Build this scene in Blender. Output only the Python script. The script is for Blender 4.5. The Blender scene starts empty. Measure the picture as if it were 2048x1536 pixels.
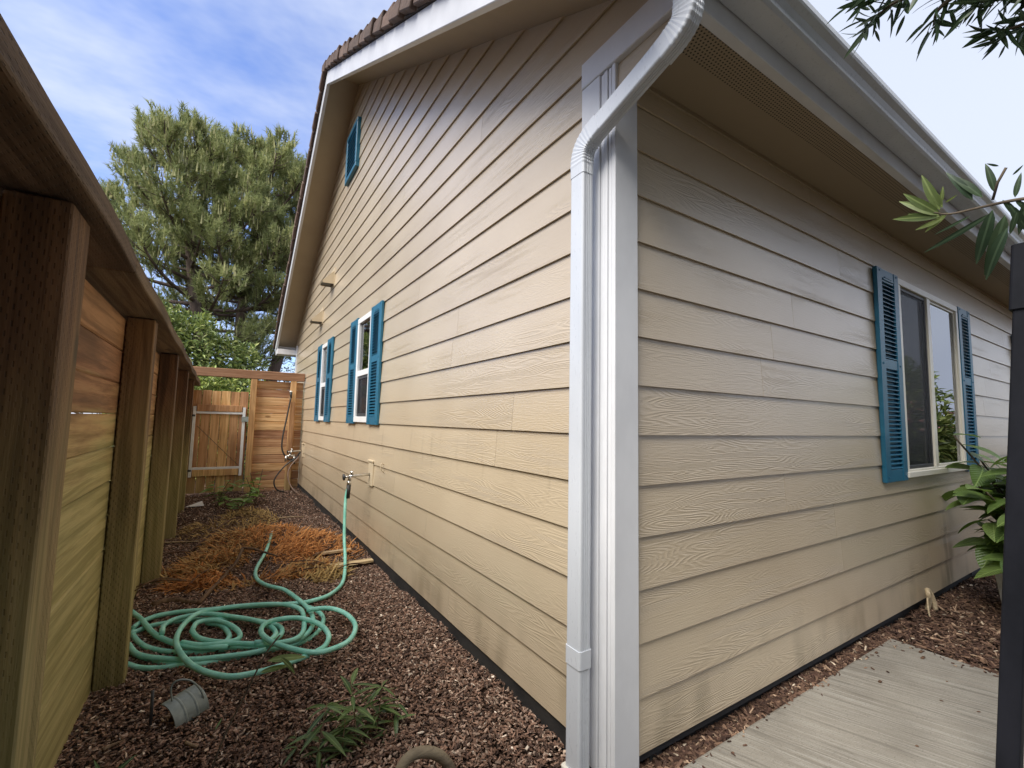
import bpy, bmesh, math, random
import numpy as np
from mathutils import Vector, Matrix
random.seed(7); rng = np.random.default_rng(7)
scene = bpy.context.scene
col = scene.collection
R_ = math.radians

# ------------------------------------------------------------------ camera
CAM = np.array([-1.12676, -1.11464, 1.20549]); FPX = 897.0
ROT = np.array([[0.842249, -0.062676, -0.535433], [-0.538696, -0.059959, -0.840364], [0.020567, 0.996231, -0.084264]])
cd = bpy.data.cameras.new('camera'); cam = bpy.data.objects.new('camera', cd); col.objects.link(cam)
cd.sensor_width = 36.0; cd.lens = 36.0*FPX/2048; cd.clip_start = 0.02; cd.clip_end = 600
m = Matrix(ROT.tolist()).to_4x4(); m.translation = Vector(CAM.tolist()); cam.matrix_world = m
scene.camera = cam
scene.cycles.max_bounces = 6; scene.cycles.diffuse_bounces = 4; scene.cycles.transparent_max_bounces = 8; scene.cycles.caustics_reflective = False; scene.cycles.caustics_refractive = False

# ------------------------------------------------------------------ world, sun, exposure
SUN_AZ = Vector((-1.0, -0.33, 0)).normalized(); SUN_EL = R_(49)
scene.view_settings.view_transform = 'Standard'; scene.view_settings.look = 'None'
scene.view_settings.gamma = 1; scene.view_settings.exposure = 0.8

def node(nt, typ, ins=None, **attrs):
    n = nt.nodes.new(typ)
    for k, v in attrs.items(): setattr(n, k, v)
    for k, v in (ins or {}).items():
        s = n.inputs[k]
        if isinstance(v, bpy.types.NodeSocket): nt.links.new(v, s)
        else: s.default_value = v
    return n
def math_(nt, op, a, b=0.0, c=0.0, clamp=False):
    return node(nt, 'ShaderNodeMath', {0: a, 1: b, 2: c}, operation=op, use_clamp=clamp).outputs[0]
def mix(nt, f, a, b, blend='MIX'):
    return node(nt, 'ShaderNodeMix', {0: f, 6: a, 7: b}, data_type='RGBA', blend_type=blend).outputs[2]
def ramp(nt, f, lo, hi, a=0.0, b=1.0):
    n = node(nt, 'ShaderNodeMapRange', {0: f, 1: lo, 2: hi, 3: a, 4: b}, interpolation_type='SMOOTHSTEP'); return n.outputs[0]
def noise(nt, vec, scale=1.0, detail=2.0, rough=0.5, dist=0.0):
    return node(nt, 'ShaderNodeTexNoise', {'Vector': vec, 'Scale': scale, 'Detail': detail, 'Roughness': rough, 'Distortion': dist}).outputs[0]
def vmul(nt, v, s): return node(nt, 'ShaderNodeVectorMath', {0: v, 1: s}, operation='MULTIPLY').outputs[0]
def vadd(nt, v, s): return node(nt, 'ShaderNodeVectorMath', {0: v, 1: s}, operation='ADD').outputs[0]
def rgb(*c): return (c[0], c[1], c[2], 1.0)

world = bpy.data.worlds.new('World'); scene.world = world; world.use_nodes = True
wn = world.node_tree; wn.nodes.clear(); world.cycles.sampling_method = 'NONE'
sky = node(wn, 'ShaderNodeTexSky', sky_type='NISHITA', sun_disc=False, sun_elevation=SUN_EL,
           sun_rotation=math.atan2(SUN_AZ.x, SUN_AZ.y), altitude=50, air_density=1.0, dust_density=0.6, ozone_density=2.2)
tc = node(wn, 'ShaderNodeTexCoord').outputs['Generated']
sep = node(wn, 'ShaderNodeSeparateXYZ', {0: tc})
den = math_(wn, 'ADD', math_(wn, 'MAXIMUM', sep.outputs[2], 0.0), 0.22)
px = math_(wn, 'DIVIDE', sep.outputs[0], den); py = math_(wn, 'DIVIDE', sep.outputs[1], den)
pv = node(wn, 'ShaderNodeCombineXYZ', {0: px, 1: py, 2: 0.0}).outputs[0]
pr = node(wn, 'ShaderNodeMapping', {'Vector': pv, 'Rotation': (0, 0, R_(28)), 'Scale': (0.75, 1.2, 1)}).outputs[0]
n1 = node(wn, 'ShaderNodeTexNoise', {'Vector': pr, 'Scale': 2.6, 'Detail': 5.0, 'Roughness': 0.62}, noise_dimensions='2D').outputs[0]
n2 = node(wn, 'ShaderNodeTexNoise', {'Vector': pv, 'Scale': 0.9, 'Detail': 0.0}, noise_dimensions='2D').outputs[0]
gap = Vector((-0.22, 0.90, 0.28)).normalized()                       # where the cloud sheet opens to blue
dot = node(wn, 'ShaderNodeVectorMath', {0: tc, 1: gap}, operation='DOT_PRODUCT').outputs['Value']
cover = ramp(wn, dot, 0.97, 0.5)                                     # 0 in the gap, 1 away from it
cl = math_(wn, 'ADD', math_(wn, 'ADD', math_(wn, 'MULTIPLY', n1, 1.1), math_(wn, 'MULTIPLY', n2, 0.5)), math_(wn, 'MULTIPLY', cover, 0.85))
mask = ramp(wn, cl, 0.28, 1.40)
tinted = mix(wn, 1.0, sky.outputs[0], rgb(0.92, 0.90, 1.12), 'MULTIPLY')
skyc = node(wn, 'ShaderNodeHueSaturation', {'Saturation': 1.15, 'Value': 0.15, 'Color': tinted}).outputs[0]
cloud = mix(wn, ramp(wn, n2, 0.3, 0.7), rgb(0.445, 0.49, 0.60), rgb(0.50, 0.545, 0.645))
final = mix(wn, mask, skyc, cloud)
bg = node(wn, 'ShaderNodeBackground', {'Color': final, 'Strength': 1.0})
wo = node(wn, 'ShaderNodeOutputWorld', {'Surface': bg.outputs[0]})

sd = bpy.data.lights.new('sun', 'SUN'); sd.energy = 3.3; sd.angle = R_(42); sd.color = (1, 0.95, 0.87)
sun = bpy.data.objects.new('sun', sd); col.objects.link(sun)
sdir = Vector((SUN_AZ.x*math.cos(SUN_EL), SUN_AZ.y*math.cos(SUN_EL), math.sin(SUN_EL)))
sun.rotation_euler = sdir.to_track_quat('Z', 'Y').to_euler(); sun.location = (6, 4, 12)

# ------------------------------------------------------------------ helpers
def hit(px_, py_, axis, val):
    r = ROT @ np.array([px_-1024.0, -(py_-768.0), -FPX])
    return CAM + r*((val-CAM[axis])/r[axis])
def link(o, parent=None):
    col.objects.link(o)
    if parent is not None: o.parent = parent
    return o
def tag(o, label, cat, group=None, kind=None):
    if label: o['label'] = label
    if cat: o['category'] = cat
    if group: o['group'] = group
    if kind: o['kind'] = kind
    return o
def empty(name, loc, label, cat, group=None):
    o = bpy.data.objects.new(name, None); o.location = loc; o.empty_display_size = 0.1; col.objects.link(o)
    return tag(o, label, cat, group)
def fix_parent(o):   # children keep world coordinates (mesh parents sit at the world origin)
    if o.parent is not None and o.parent.type == 'EMPTY':
        o.matrix_parent_inverse = Matrix.Translation(o.parent.location).inverted()
class MB:
    def __init__(s): s.v = []; s.f = []; s.sm = []
    def add(s, vs, fs, smooth=False):
        b = len(s.v); s.v += [tuple(map(float, q)) for q in vs]; s.f += [tuple(i+b for i in f) for f in fs]; s.sm += [smooth]*len(fs); return s
    def box(s, lo, hi):
        x0, y0, z0 = lo; x1, y1, z1 = hi
        return s.add([(x0,y0,z0),(x1,y0,z0),(x1,y1,z0),(x0,y1,z0),(x0,y0,z1),(x1,y0,z1),(x1,y1,z1),(x0,y1,z1)],
                     [(0,3,2,1),(4,5,6,7),(0,1,5,4),(1,2,6,5),(2,3,7,6),(3,0,4,7)])
    def prism(s, poly, axis, a0, a1):
        """poly: 2D points in the two other axes (cyclic order), extruded along axis"""
        n = len(poly); vs = []
        for a in (a0, a1):
            for p, q in poly: vs.append({0: (a, p, q), 1: (p, a, q), 2: (p, q, a)}[axis])
        fs = [tuple(range(n)), tuple(range(2*n-1, n-1, -1))] + [(i, i+n, (i+1) % n+n, (i+1) % n) for i in range(n)]
        return s.add(vs, fs)
    def hexa(s, p8): return s.add(p8, [(0,3,2,1),(4,5,6,7),(0,1,5,4),(1,2,6,5),(2,3,7,6),(3,0,4,7)])
    def tube(s, pts, rad, seg=8, cap=True, flat=1.0, up=(0,0,1)):
        pts = [Vector(p) for p in pts]; n = len(pts)
        rs = rad if hasattr(rad, '__len__') else [rad]*n
        vs = []; prev = None
        for i, p in enumerate(pts):
            t = (pts[min(i+1, n-1)]-pts[max(i-1, 0)])
            t = t.normalized() if t.length > 1e-9 else Vector((0,0,1))
            if prev is None:
                a = t.cross(Vector(up)); a = a if a.length > 1e-3 else t.cross(Vector((1,0,0)))
                a.normalize()
            else:
                a = prev-t*prev.dot(t); a = a.normalized() if a.length > 1e-6 else t.orthogonal().normalized()
            prev = a; b = t.cross(a)
            for k in range(seg):
                th = 2*math.pi*k/seg; vs.append(p+(a*math.cos(th)+b*math.sin(th)*flat)*rs[i])
        fs = [(i*seg+k, i*seg+(k+1) % seg, (i+1)*seg+(k+1) % seg, (i+1)*seg+k) for i in range(n-1) for k in range(seg)]
        if cap: fs += [tuple(range(seg-1, -1, -1)), tuple(range((n-1)*seg, n*seg))]
        return s.add(vs, fs, True)
    def sweep(s, pts, prof, up=(0,0,1), smooth=False):
        """closed profile (a,b) swept along pts; a along side vector fixed, b along cross"""
        pts = [Vector(p) for p in pts]; n = len(pts); k = len(prof); vs = []; side = Vector(up)
        for i, p in enumerate(pts):
            t = (pts[min(i+1, n-1)]-pts[max(i-1, 0)]).normalized()
            b = t.cross(side).normalized()
            for u, w in prof: vs.append(p+side*u+b*w)
        fs = [(i*k+j, i*k+(j+1) % k, (i+1)*k+(j+1) % k, (i+1)*k+j) for i in range(n-1) for j in range(k)]
        fs += [tuple(range(k-1, -1, -1)), tuple(range((n-1)*k, n*k))]
        return s.add(vs, fs, smooth)
    def mesh(s, name):
        me = bpy.data.meshes.new(name); me.from_pydata(s.v, [], s.f)
        me.polygons.foreach_set('use_smooth', s.sm); me.update(); return me
    def build(s, name, mat, parent=None, bevel=0.0, seg=1):
        me = s.mesh(name)
        bm = bmesh.new(); bm.from_mesh(me); bmesh.ops.recalc_face_normals(bm, faces=bm.faces)
        if bevel:
            es = [e for e in bm.edges if len(e.link_faces) == 2 and e.calc_face_angle(0) > 0.6]
            bmesh.ops.bevel(bm, geom=es, offset=bevel, segments=seg, affect='EDGES', profile=0.5)
        bm.to_mesh(me); bm.free()
        me.materials.append(mat)
        o = link(bpy.data.objects.new(name, me), parent); fix_parent(o); return o
def inst(name, me, M_, parent=None):
    o = link(bpy.data.objects.new(name, me), parent); fix_parent(o); o.matrix_basis = M_; return o
def np_mesh(name, V, F, mat, parent=None, cols=None, smooth=False):
    """V (n,3), F (m,k) all faces alike; cols (n,3) -> point colour 'Col'"""
    me = bpy.data.meshes.new(name); V = np.ascontiguousarray(V, dtype=np.float32); F = np.ascontiguousarray(F, dtype=np.int32)
    k = F.shape[1]; me.vertices.add(len(V)); me.vertices.foreach_set('co', V.ravel())
    me.loops.add(F.size); me.loops.foreach_set('vertex_index', F.ravel())
    me.polygons.add(len(F)); me.polygons.foreach_set('loop_start', np.arange(0, F.size, k, dtype=np.int32))
    me.polygons.foreach_set('loop_total', np.full(len(F), k, dtype=np.int32))
    me.polygons.foreach_set('use_smooth', np.full(len(F), smooth))
    if cols is not None:
        a = me.color_attributes.new('Col', 'FLOAT_COLOR', 'POINT')
        c4 = np.ones((len(V), 4), dtype=np.float32); c4[:, :3] = cols; a.data.foreach_set('color', c4.ravel())
    me.update(calc_edges=True); me.validate(); me.materials.append(mat)
    o = link(bpy.data.objects.new(name, me), parent); fix_parent(o); return o
def catmull(P, n=8):
    P = [Vector(p) for p in P]; Q = [P[0]*2-P[1]]+P+[P[-1]*2-P[-2]]; out = []
    for i in range(1, len(Q)-2):
        a, b, c, d = Q[i-1], Q[i], Q[i+1], Q[i+2]
        for k in range(n):
            t = k/n
            out.append(0.5*((2*b)+(c-a)*t+(2*a-5*b+4*c-d)*t*t+(3*b-a-3*c+d)*t**3))
    return out+[P[-1]]
def frame(loc, d, up, s=1.0):
    """matrix with +Y along d, +Z near up"""
    y = Vector(d).normalized(); x = y.cross(Vector(up))
    if x.length < 1e-4: x = y.orthogonal()
    x.normalize(); z = x.cross(y)
    M_ = Matrix((x, y, z)).transposed().to_4x4() @ Matrix.Diagonal((s, s, s, 1)); M_.translation = Vector(loc); return M_

# ------------------------------------------------------------------ materials
MATS = {}
def new_mat(name):
    m_ = bpy.data.materials.new(name); m_.use_nodes = True; nt = m_.node_tree; nt.nodes.clear(); MATS[name] = m_
    p = node(nt, 'ShaderNodeBsdfPrincipled'); o = node(nt, 'ShaderNodeOutputMaterial', {'Surface': p.outputs[0]})
    return m_, nt, p, o
def setp(nt, p, **k):
    names = dict(base='Base Color', rough='Roughness', metal='Metallic', spec='Specular IOR Level', normal='Normal', coat='Coat Weight', coatr='Coat Roughness')
    for a, v in k.items():
        s = p.inputs[names[a]]
        if isinstance(v, bpy.types.NodeSocket): nt.links.new(v, s)
        else: s.default_value = v
def bump(nt, h, strength=0.5, dist=0.002): return node(nt, 'ShaderNodeBump', {'Height': h, 'Strength': strength, 'Distance': dist}).outputs[0]
def ocoord(nt, rnd=True):
    v = node(nt, 'ShaderNodeTexCoord').outputs['Object']
    if rnd:
        r = node(nt, 'ShaderNodeObjectInfo').outputs['Random']
        v = vadd(nt, v, node(nt, 'ShaderNodeCombineXYZ', {0: math_(nt, 'MULTIPLY', r, 31.7), 1: math_(nt, 'MULTIPLY', r, 57.1), 2: math_(nt, 'MULTIPLY', r, 11.3)}).outputs[0])
    return v
def orand(nt): return node(nt, 'ShaderNodeObjectInfo').outputs['Random']
def basic(name, c1, c2, scale=(6, 6, 6), rough=0.6, bstr=0.2, bdist=0.002, spec=0.5, fine=None, metal=0.0, detail=4.0, rv=0.12):
    m_, nt, p, o = new_mat(name); v = ocoord(nt)
    n = noise(nt, vmul(nt, v, scale), 1.0, detail, 0.6)
    c = mix(nt, ramp(nt, n, 0.3, 0.7), rgb(*c1), rgb(*c2))
    val = math_(nt, 'ADD', math_(nt, 'MULTIPLY', orand(nt), rv), 1-rv/2)
    c = node(nt, 'ShaderNodeHueSaturation', {'Value': val, 'Color': c}).outputs[0]
    f = noise(nt, vmul(nt, v, fine or tuple(6*s for s in scale)), 1.0, 3)
    h = math_(nt, 'ADD', n, math_(nt, 'MULTIPLY', f, 0.6))
    setp(nt, p, base=c, rough=math_(nt, 'ADD', math_(nt, 'MULTIPLY', f, 0.2), rough-0.1), spec=spec, metal=metal, normal=bump(nt, h, bstr, bdist)); return m_

def siding_mat(name, ax):
    m_, nt, p, o = new_mat(name); v = ocoord(nt)
    s = node(nt, 'ShaderNodeSeparateXYZ', {0: v}); a = s.outputs[ax]; z = s.outputs[2]
    def uv(sa, sz): return node(nt, 'ShaderNodeCombineXYZ', {0: math_(nt, 'MULTIPLY', a, sa), 1: math_(nt, 'MULTIPLY', z, sz), 2: 0.0}).outputs[0]
    g = noise(nt, uv(0.95, 9.0), 1.0, 1.8, 0.5)
    lines = math_(nt, 'SINE', math_(nt, 'MULTIPLY', g, 250.0))
    lines = math_(nt, 'POWER', math_(nt, 'ADD', math_(nt, 'MULTIPLY', lines, 0.5), 0.5), 1.6)
    msk = ramp(nt, noise(nt, uv(0.9, 6.0), 1.0, 1.0), 0.36, 0.66)
    fib = noise(nt, uv(11.0, 230.0), 1.0, 1.5, 0.6)
    peb = noise(nt, uv(150.0, 190.0), 1.0, 0.0)
    h = math_(nt, 'ADD', math_(nt, 'MULTIPLY', math_(nt, 'MULTIPLY', lines, msk), 0.55), math_(nt, 'ADD', math_(nt, 'MULTIPLY', fib, 0.7), math_(nt, 'MULTIPLY', peb, 0.25)))
    w = node(nt, 'ShaderNodeTexCoord').outputs['Object']; ws = node(nt, 'ShaderNodeSeparateXYZ', {0: w})
    blot = noise(nt, vmul(nt, w, (1.3, 1.3, 1.3)), 1.0, 2.0, 0.6)
    c = mix(nt, ramp(nt, blot, 0.25, 0.75), rgb(0.505, 0.41, 0.285), rgb(0.56, 0.462, 0.328))
    c = mix(nt, math_(nt, 'MULTIPLY', math_(nt, 'MULTIPLY', math_(nt, 'SUBTRACT', 1.0, lines), msk), 0.08), c, rgb(0.27, 0.21, 0.13))
    val = math_(nt, 'ADD', math_(nt, 'MULTIPLY', orand(nt), 0.08), 0.96)
    c = node(nt, 'ShaderNodeHueSaturation', {'Value': val, 'Color': c}).outputs[0]
    # dirt splashed on the bottom course, and a green stain by the window on the eave wall
    dirt = math_(nt, 'MULTIPLY', ramp(nt, ws.outputs[2], 0.45, 0.1), ramp(nt, noise(nt, vmul(nt, w, (7, 7, 3)), 1.0, 2), 0.42, 0.75))
    c = mix(nt, math_(nt, 'MULTIPLY', dirt, 0.45), c, rgb(0.20, 0.16, 0.10))
    if ax == 0:
        d = math_(nt, 'ABSOLUTE', math_(nt, 'SUBTRACT', ws.outputs[0], math_(nt, 'ADD', 3.28, math_(nt, 'MULTIPLY', noise(nt, vmul(nt, w, (2, 2, 4)), 1.0, 2), 0.22))))
        st = math_(nt, 'MULTIPLY', ramp(nt, d, 0.16, 0.02), ramp(nt, ws.outputs[2], 0.86, 0.25))
        st = math_(nt, 'MULTIPLY', st, ramp(nt, noise(nt, vmul(nt, w, (16, 16, 2.4)), 1.0, 4), 0.35, 0.62))
        c = mix(nt, math_(nt, 'MULTIPLY', st, 0.6), c, rgb(0.12, 0.115, 0.06))
    else:
        # darker streaks in a band just below the window shutters
        st = math_(nt, 'MULTIPLY', ramp(nt, noise(nt, vmul(nt, w, (1, 18, 1.2)), 1.0, 3), 0.55, 0.72), ramp(nt, math_(nt, 'ABSOLUTE', math_(nt, 'SUBTRACT', ws.outputs[2], 1.02)), 0.16, 0.04))
        c = mix(nt, math_(nt, 'MULTIPLY', st, 0.22), c, rgb(0.16, 0.13, 0.08))
    setp(nt, p, base=c, rough=math_(nt, 'ADD', math_(nt, 'MULTIPLY', fib, 0.14), 0.27), spec=0.9, coat=0.6, coatr=0.26, normal=bump(nt, h, 0.7, 0.0022)); return m_
siding_mat('siding_gable', 1); siding_mat('siding_eave', 0)

def wood_mat(name, c_lo, c_hi, ax, algae=0.0, incise=False, zmix=None, rough=0.75, dark=(0.05, 0.03, 0.018)):
    """rough sawn wood, grain along axis ax; algae: green growth, stronger low down"""
    m_, nt, p, o = new_mat(name); v = ocoord(nt); w = node(nt, 'ShaderNodeTexCoord').outputs['Object']
    sc = [38.0]*3; sc[ax] = 1.6; sf = [240.0]*3; sf[ax] = 9.0; sb = [9.0]*3; sb[ax] = 1.2
    g = noise(nt, vmul(nt, v, tuple(sc)), 1.0, 4.0, 0.6, 0.6); f = noise(nt, vmul(nt, v, tuple(sf)), 1.0, 3.0, 0.6)
    blot = noise(nt, vmul(nt, v, tuple(sb)), 1.0, 4.0, 0.6)
    c = mix(nt, ramp(nt, g, 0.36, 0.64), rgb(*c_lo), rgb(*c_hi))
    c = mix(nt, math_(nt, 'MULTIPLY', ramp(nt, blot, 0.48, 0.68), 0.55), c, rgb(*dark))
    c = mix(nt, math_(nt, 'MULTIPLY', ramp(nt, f, 0.55, 0.75), 0.35), c, rgb(*dark))
    kv = [5.0]*3; kv[ax] = 2.2
    kn = node(nt, 'ShaderNodeTexVoronoi', {'Vector': vmul(nt, v, tuple(kv)), 'Scale': 1.0}).outputs['Distance']
    knot = ramp(nt, kn, 0.13, 0.05)
    c = mix(nt, math_(nt, 'MULTIPLY', knot, 0.75), c, rgb(*[k*0.8 for k in dark]))
    val = math_(nt, 'ADD', math_(nt, 'MULTIPLY', orand(nt), 0.5), 0.76)
    c = node(nt, 'ShaderNodeHueSaturation', {'Value': val, 'Hue': math_(nt, 'ADD', math_(nt, 'MULTIPLY', orand(nt), 0.02), 0.49), 'Color': c}).outputs[0]
    if algae:
        zz = node(nt, 'ShaderNodeSeparateXYZ', {0: w}).outputs[2]
        lo, hi = zmix or (1.35, 0.75)
        zz = math_(nt, 'ADD', zz, math_(nt, 'MULTIPLY', math_(nt, 'SUBTRACT', blot, 0.5), 0.9))
        am = math_(nt, 'MULTIPLY', ramp(nt, zz, lo, hi), algae)
        ac = mix(nt, ramp(nt, g, 0.3, 0.7), rgb(0.29, 0.272, 0.105), rgb(0.50, 0.455, 0.21))
        c = mix(nt, am, c, ac)
    h = math_(nt, 'ADD', math_(nt, 'MULTIPLY', g, 0.7), math_(nt, 'MULTIPLY', f, 0.5))
    if incise:
        s = node(nt, 'ShaderNodeSeparateXYZ', {0: w}); o1 = math_(nt, 'ADD', s.outputs[0], s.outputs[1]) if ax == 2 else math_(nt, 'ADD', s.outputs[0], s.outputs[2])
        al = s.outputs[ax]; cell = math_(nt, 'FLOOR', math_(nt, 'DIVIDE', o1, 0.0085))
        fx = math_(nt, 'ABSOLUTE', math_(nt, 'SUBTRACT', math_(nt, 'FRACT', math_(nt, 'DIVIDE', o1, 0.0085)), 0.5))
        fy = math_(nt, 'ABSOLUTE', math_(nt, 'SUBTRACT', math_(nt, 'FRACT', math_(nt, 'ADD', math_(nt, 'DIVIDE', al, 0.034), math_(nt, 'MULTIPLY', cell, 0.37))), 0.5))
        cut = math_(nt, 'MULTIPLY', ramp(nt, fx, 0.2, 0.08), ramp(nt, fy, 0.2, 0.13))
        cut = math_(nt, 'MULTIPLY', cut, ramp(nt, blot, 0.35, 0.6))
        c = mix(nt, math_(nt, 'MULTIPLY', cut, 0.5), c, rgb(0.03, 0.02, 0.012)); h = math_(nt, 'SUBTRACT', h, math_(nt, 'MULTIPLY', cut, 1.2))
    setp(nt, p, base=c, rough=rough, spec=0.3, normal=bump(nt, h, 0.85, 0.003)); return m_
wood_mat('fence_board', (0.26, 0.135, 0.062), (0.43, 0.24, 0.118), 1, algae=0.85, zmix=(1.34, 0.9), dark=(0.10, 0.06, 0.03))
wood_mat('fence_post', (0.10, 0.052, 0.024), (0.20, 0.108, 0.05), 2, algae=0.6, incise=True, zmix=(1.5, 0.3))
wood_mat('fence_cap', (0.085, 0.056, 0.035), (0.165, 0.115, 0.074), 1, incise=True)
wood_mat('gate_board', (0.48, 0.25, 0.105), (0.66, 0.40, 0.20), 2, algae=0.5, zmix=(0.45, 0.1), dark=(0.22, 0.11, 0.05))
wood_mat('panel_board', (0.46, 0.24, 0.11), (0.66, 0.42, 0.23), 0, dark=(0.2, 0.09, 0.035))
wood_mat('panel_post', (0.36, 0.185, 0.085), (0.52, 0.30, 0.15), 2, algae=0.4, zmix=(0.5, 0.1), dark=(0.15, 0.07, 0.03))
wood_mat('beam', (0.28, 0.15, 0.075), (0.42, 0.25, 0.14), 0, dark=(0.13, 0.07, 0.04))
wood_mat('scrap_wood', (0.38, 0.26, 0.14), (0.56, 0.42, 0.26), 0, dark=(0.2, 0.13, 0.07))
wood_mat('stick', (0.08, 0.045, 0.025), (0.17, 0.10, 0.06), 1, dark=(0.03, 0.02, 0.012))
wood_mat('pale_stick', (0.24, 0.16, 0.09), (0.40, 0.30, 0.19), 1, dark=(0.12, 0.08, 0.05))

basic('trim_white', (0.66, 0.67, 0.70), (0.74, 0.75, 0.78), (5, 5, 3), 0.42, 0.22, 0.0012, fine=(190, 190, 130), rv=0.03)
basic('metal_white', (0.56, 0.59, 0.64), (0.62, 0.65, 0.70), (4, 4, 2), 0.30, 0.05, 0.001, fine=(90, 90, 30), rv=0.03)
basic('rake_white', (0.54, 0.55, 0.58), (0.62, 0.63, 0.66), (2, 3, 3), 0.45, 0.15, 0.001, fine=(120, 30, 120), rv=0.02)
basic('soffit_tan', (0.36, 0.29, 0.20), (0.40, 0.325, 0.225), (2, 2, 2), 0.5, 0.15, 0.001, fine=(120, 120, 120), rv=0.02)
basic('cream_trim', (0.50, 0.41, 0.28), (0.57, 0.475, 0.335), (5, 5, 5), 0.4, 0.1, 0.001, rv=0.03)
basic('shutter_teal', (0.012, 0.110, 0.190), (0.019, 0.140, 0.235), (8, 8, 8), 0.38, 0.08, 0.001, fine=(110, 110, 110), rv=0.06)
basic('vinyl_white', (0.78, 0.78, 0.77), (0.84, 0.84, 0.83), (5, 5, 5), 0.32, 0.04, 0.001, rv=0.02)
basic('vinyl_cream', (0.74, 0.70, 0.60), (0.80, 0.76, 0.66), (5, 5, 5), 0.32, 0.04, 0.001, rv=0.02)
basic('dark_metal', (0.035, 0.037, 0.04), (0.05, 0.052, 0.056), (6, 6, 6), 0.5, 0.08, 0.001)
basic('post_black', (0.008, 0.009, 0.013), (0.014, 0.015, 0.021), (10, 10, 4), 0.6, 0.25, 0.002, spec=0.15, fine=(60, 60, 60))
basic('foundation_black', (0.010, 0.010, 0.011), (0.028, 0.026, 0.024), (5, 5, 9), 0.8, 0.5, 0.006)
basic('tile_brown', (0.075, 0.045, 0.032), (0.15, 0.095, 0.07), (12, 12, 12), 0.85, 0.7, 0.006, rv=0.55)
basic('tile_dark', (0.03, 0.022, 0.018), (0.06, 0.045, 0.036), (12, 12, 12), 0.9, 0.7, 0.006)
basic('chrome', (0.55, 0.53, 0.50), (0.68, 0.66, 0.62), (30, 30, 30), 0.32, 0.1, 0.001, metal=1.0)
basic('galvanized', (0.23, 0.275, 0.265), (0.33, 0.38, 0.365), (22, 22, 22), 0.5, 0.15, 0.001, metal=0.15)
basic('gate_metal', (0.70, 0.72, 0.73), (0.82, 0.84, 0.85), (6, 6, 6), 0.5, 0.05, 0.001)
basic('hose_green', (0.22, 0.62, 0.50), (0.38, 0.82, 0.69), (11, 11, 11), 0.4, 0.2, 0.001, fine=(70, 70, 70), rv=0.02)
basic('hose_black', (0.02, 0.02, 0.02), (0.05, 0.045, 0.04), (18, 18, 18), 0.5, 0.1, 0.001)
basic('hose_brown', (0.12, 0.07, 0.045), (0.20, 0.12, 0.08), (18, 18, 18), 0.5, 0.1, 0.001)
basic('rubber', (0.015, 0.015, 0.015), (0.025, 0.025, 0.025), (40, 40, 40), 0.55, 0.2, 0.001)
basic('bark_stem', (0.16, 0.125, 0.085), (0.30, 0.245, 0.16), (9, 9, 40), 0.8, 0.6, 0.004)
basic('pine_bark', (0.085, 0.06, 0.05), (0.19, 0.14, 0.115), (9, 9, 3), 0.9, 0.9, 0.03)
basic('twig', (0.06, 0.045, 0.03), (0.13, 0.10, 0.065), (20, 20, 20), 0.85, 0.4, 0.002)
basic('white_scrap', (0.72, 0.71, 0.68), (0.82, 0.81, 0.78), (10, 10, 10), 0.6, 0.1, 0.001)
basic('planter_white', (0.62, 0.62, 0.60), (0.72, 0.72, 0.70), (9, 9, 9), 0.6, 0.3, 0.002)
basic('rope_tan', (0.40, 0.31, 0.19), (0.58, 0.47, 0.31), (90, 90, 90), 0.9, 0.5, 0.002)
basic('curtain', (0.16, 0.155, 0.17), (0.34, 0.33, 0.35), (3, 3, 1), 0.9, 0.1, 0.001)
basic('blind_white', (0.74, 0.75, 0.78), (0.80, 0.81, 0.84), (3, 3, 1), 0.8, 0.05, 0.001)
basic('room_dark', (0.03, 0.03, 0.033), (0.05, 0.05, 0.052), (2, 2, 2), 0.9, 0.0, 0.001)

def soffit_perf():
    m_, nt, p, o = new_mat('soffit_perforated'); w = node(nt, 'ShaderNodeTexCoord').outputs['Object']; s = node(nt, 'ShaderNodeSeparateXYZ', {0: w})
    P_ = 0.0125
    row = math_(nt, 'FLOOR', math_(nt, 'DIVIDE', s.outputs[1], P_))
    fx = math_(nt, 'SUBTRACT', math_(nt, 'FRACT', math_(nt, 'ADD', math_(nt, 'DIVIDE', s.outputs[0], P_*1.25), math_(nt, 'MULTIPLY', row, 0.5))), 0.5)
    fy = math_(nt, 'SUBTRACT', math_(nt, 'FRACT', math_(nt, 'DIVIDE', s.outputs[1], P_)), 0.5)
    d = math_(nt, 'SQRT', math_(nt, 'ADD', math_(nt, 'MULTIPLY', math_(nt, 'MULTIPLY', fx, fx), 1.56), math_(nt, 'MULTIPLY', fy, fy)))
    band = math_(nt, 'MULTIPLY', math_(nt, 'GREATER_THAN', -0.172, s.outputs[1]), math_(nt, 'GREATER_THAN', s.outputs[1], -0.286))
    hole = math_(nt, 'MULTIPLY', ramp(nt, d, 0.30, 0.24), band)
    n = noise(nt, vmul(nt, w, (120, 120, 120)), 1.0, 3)
    c = mix(nt, hole, rgb(0.34, 0.27, 0.185), rgb(0.012, 0.010, 0.008))
    h = math_(nt, 'SUBTRACT', math_(nt, 'MULTIPLY', n, 0.3), math_(nt, 'MULTIPLY', hole, 2.0))
    setp(nt, p, base=c, rough=0.55, spec=0.35, normal=bump(nt, h, 0.3, 0.002))
soffit_perf()

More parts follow.
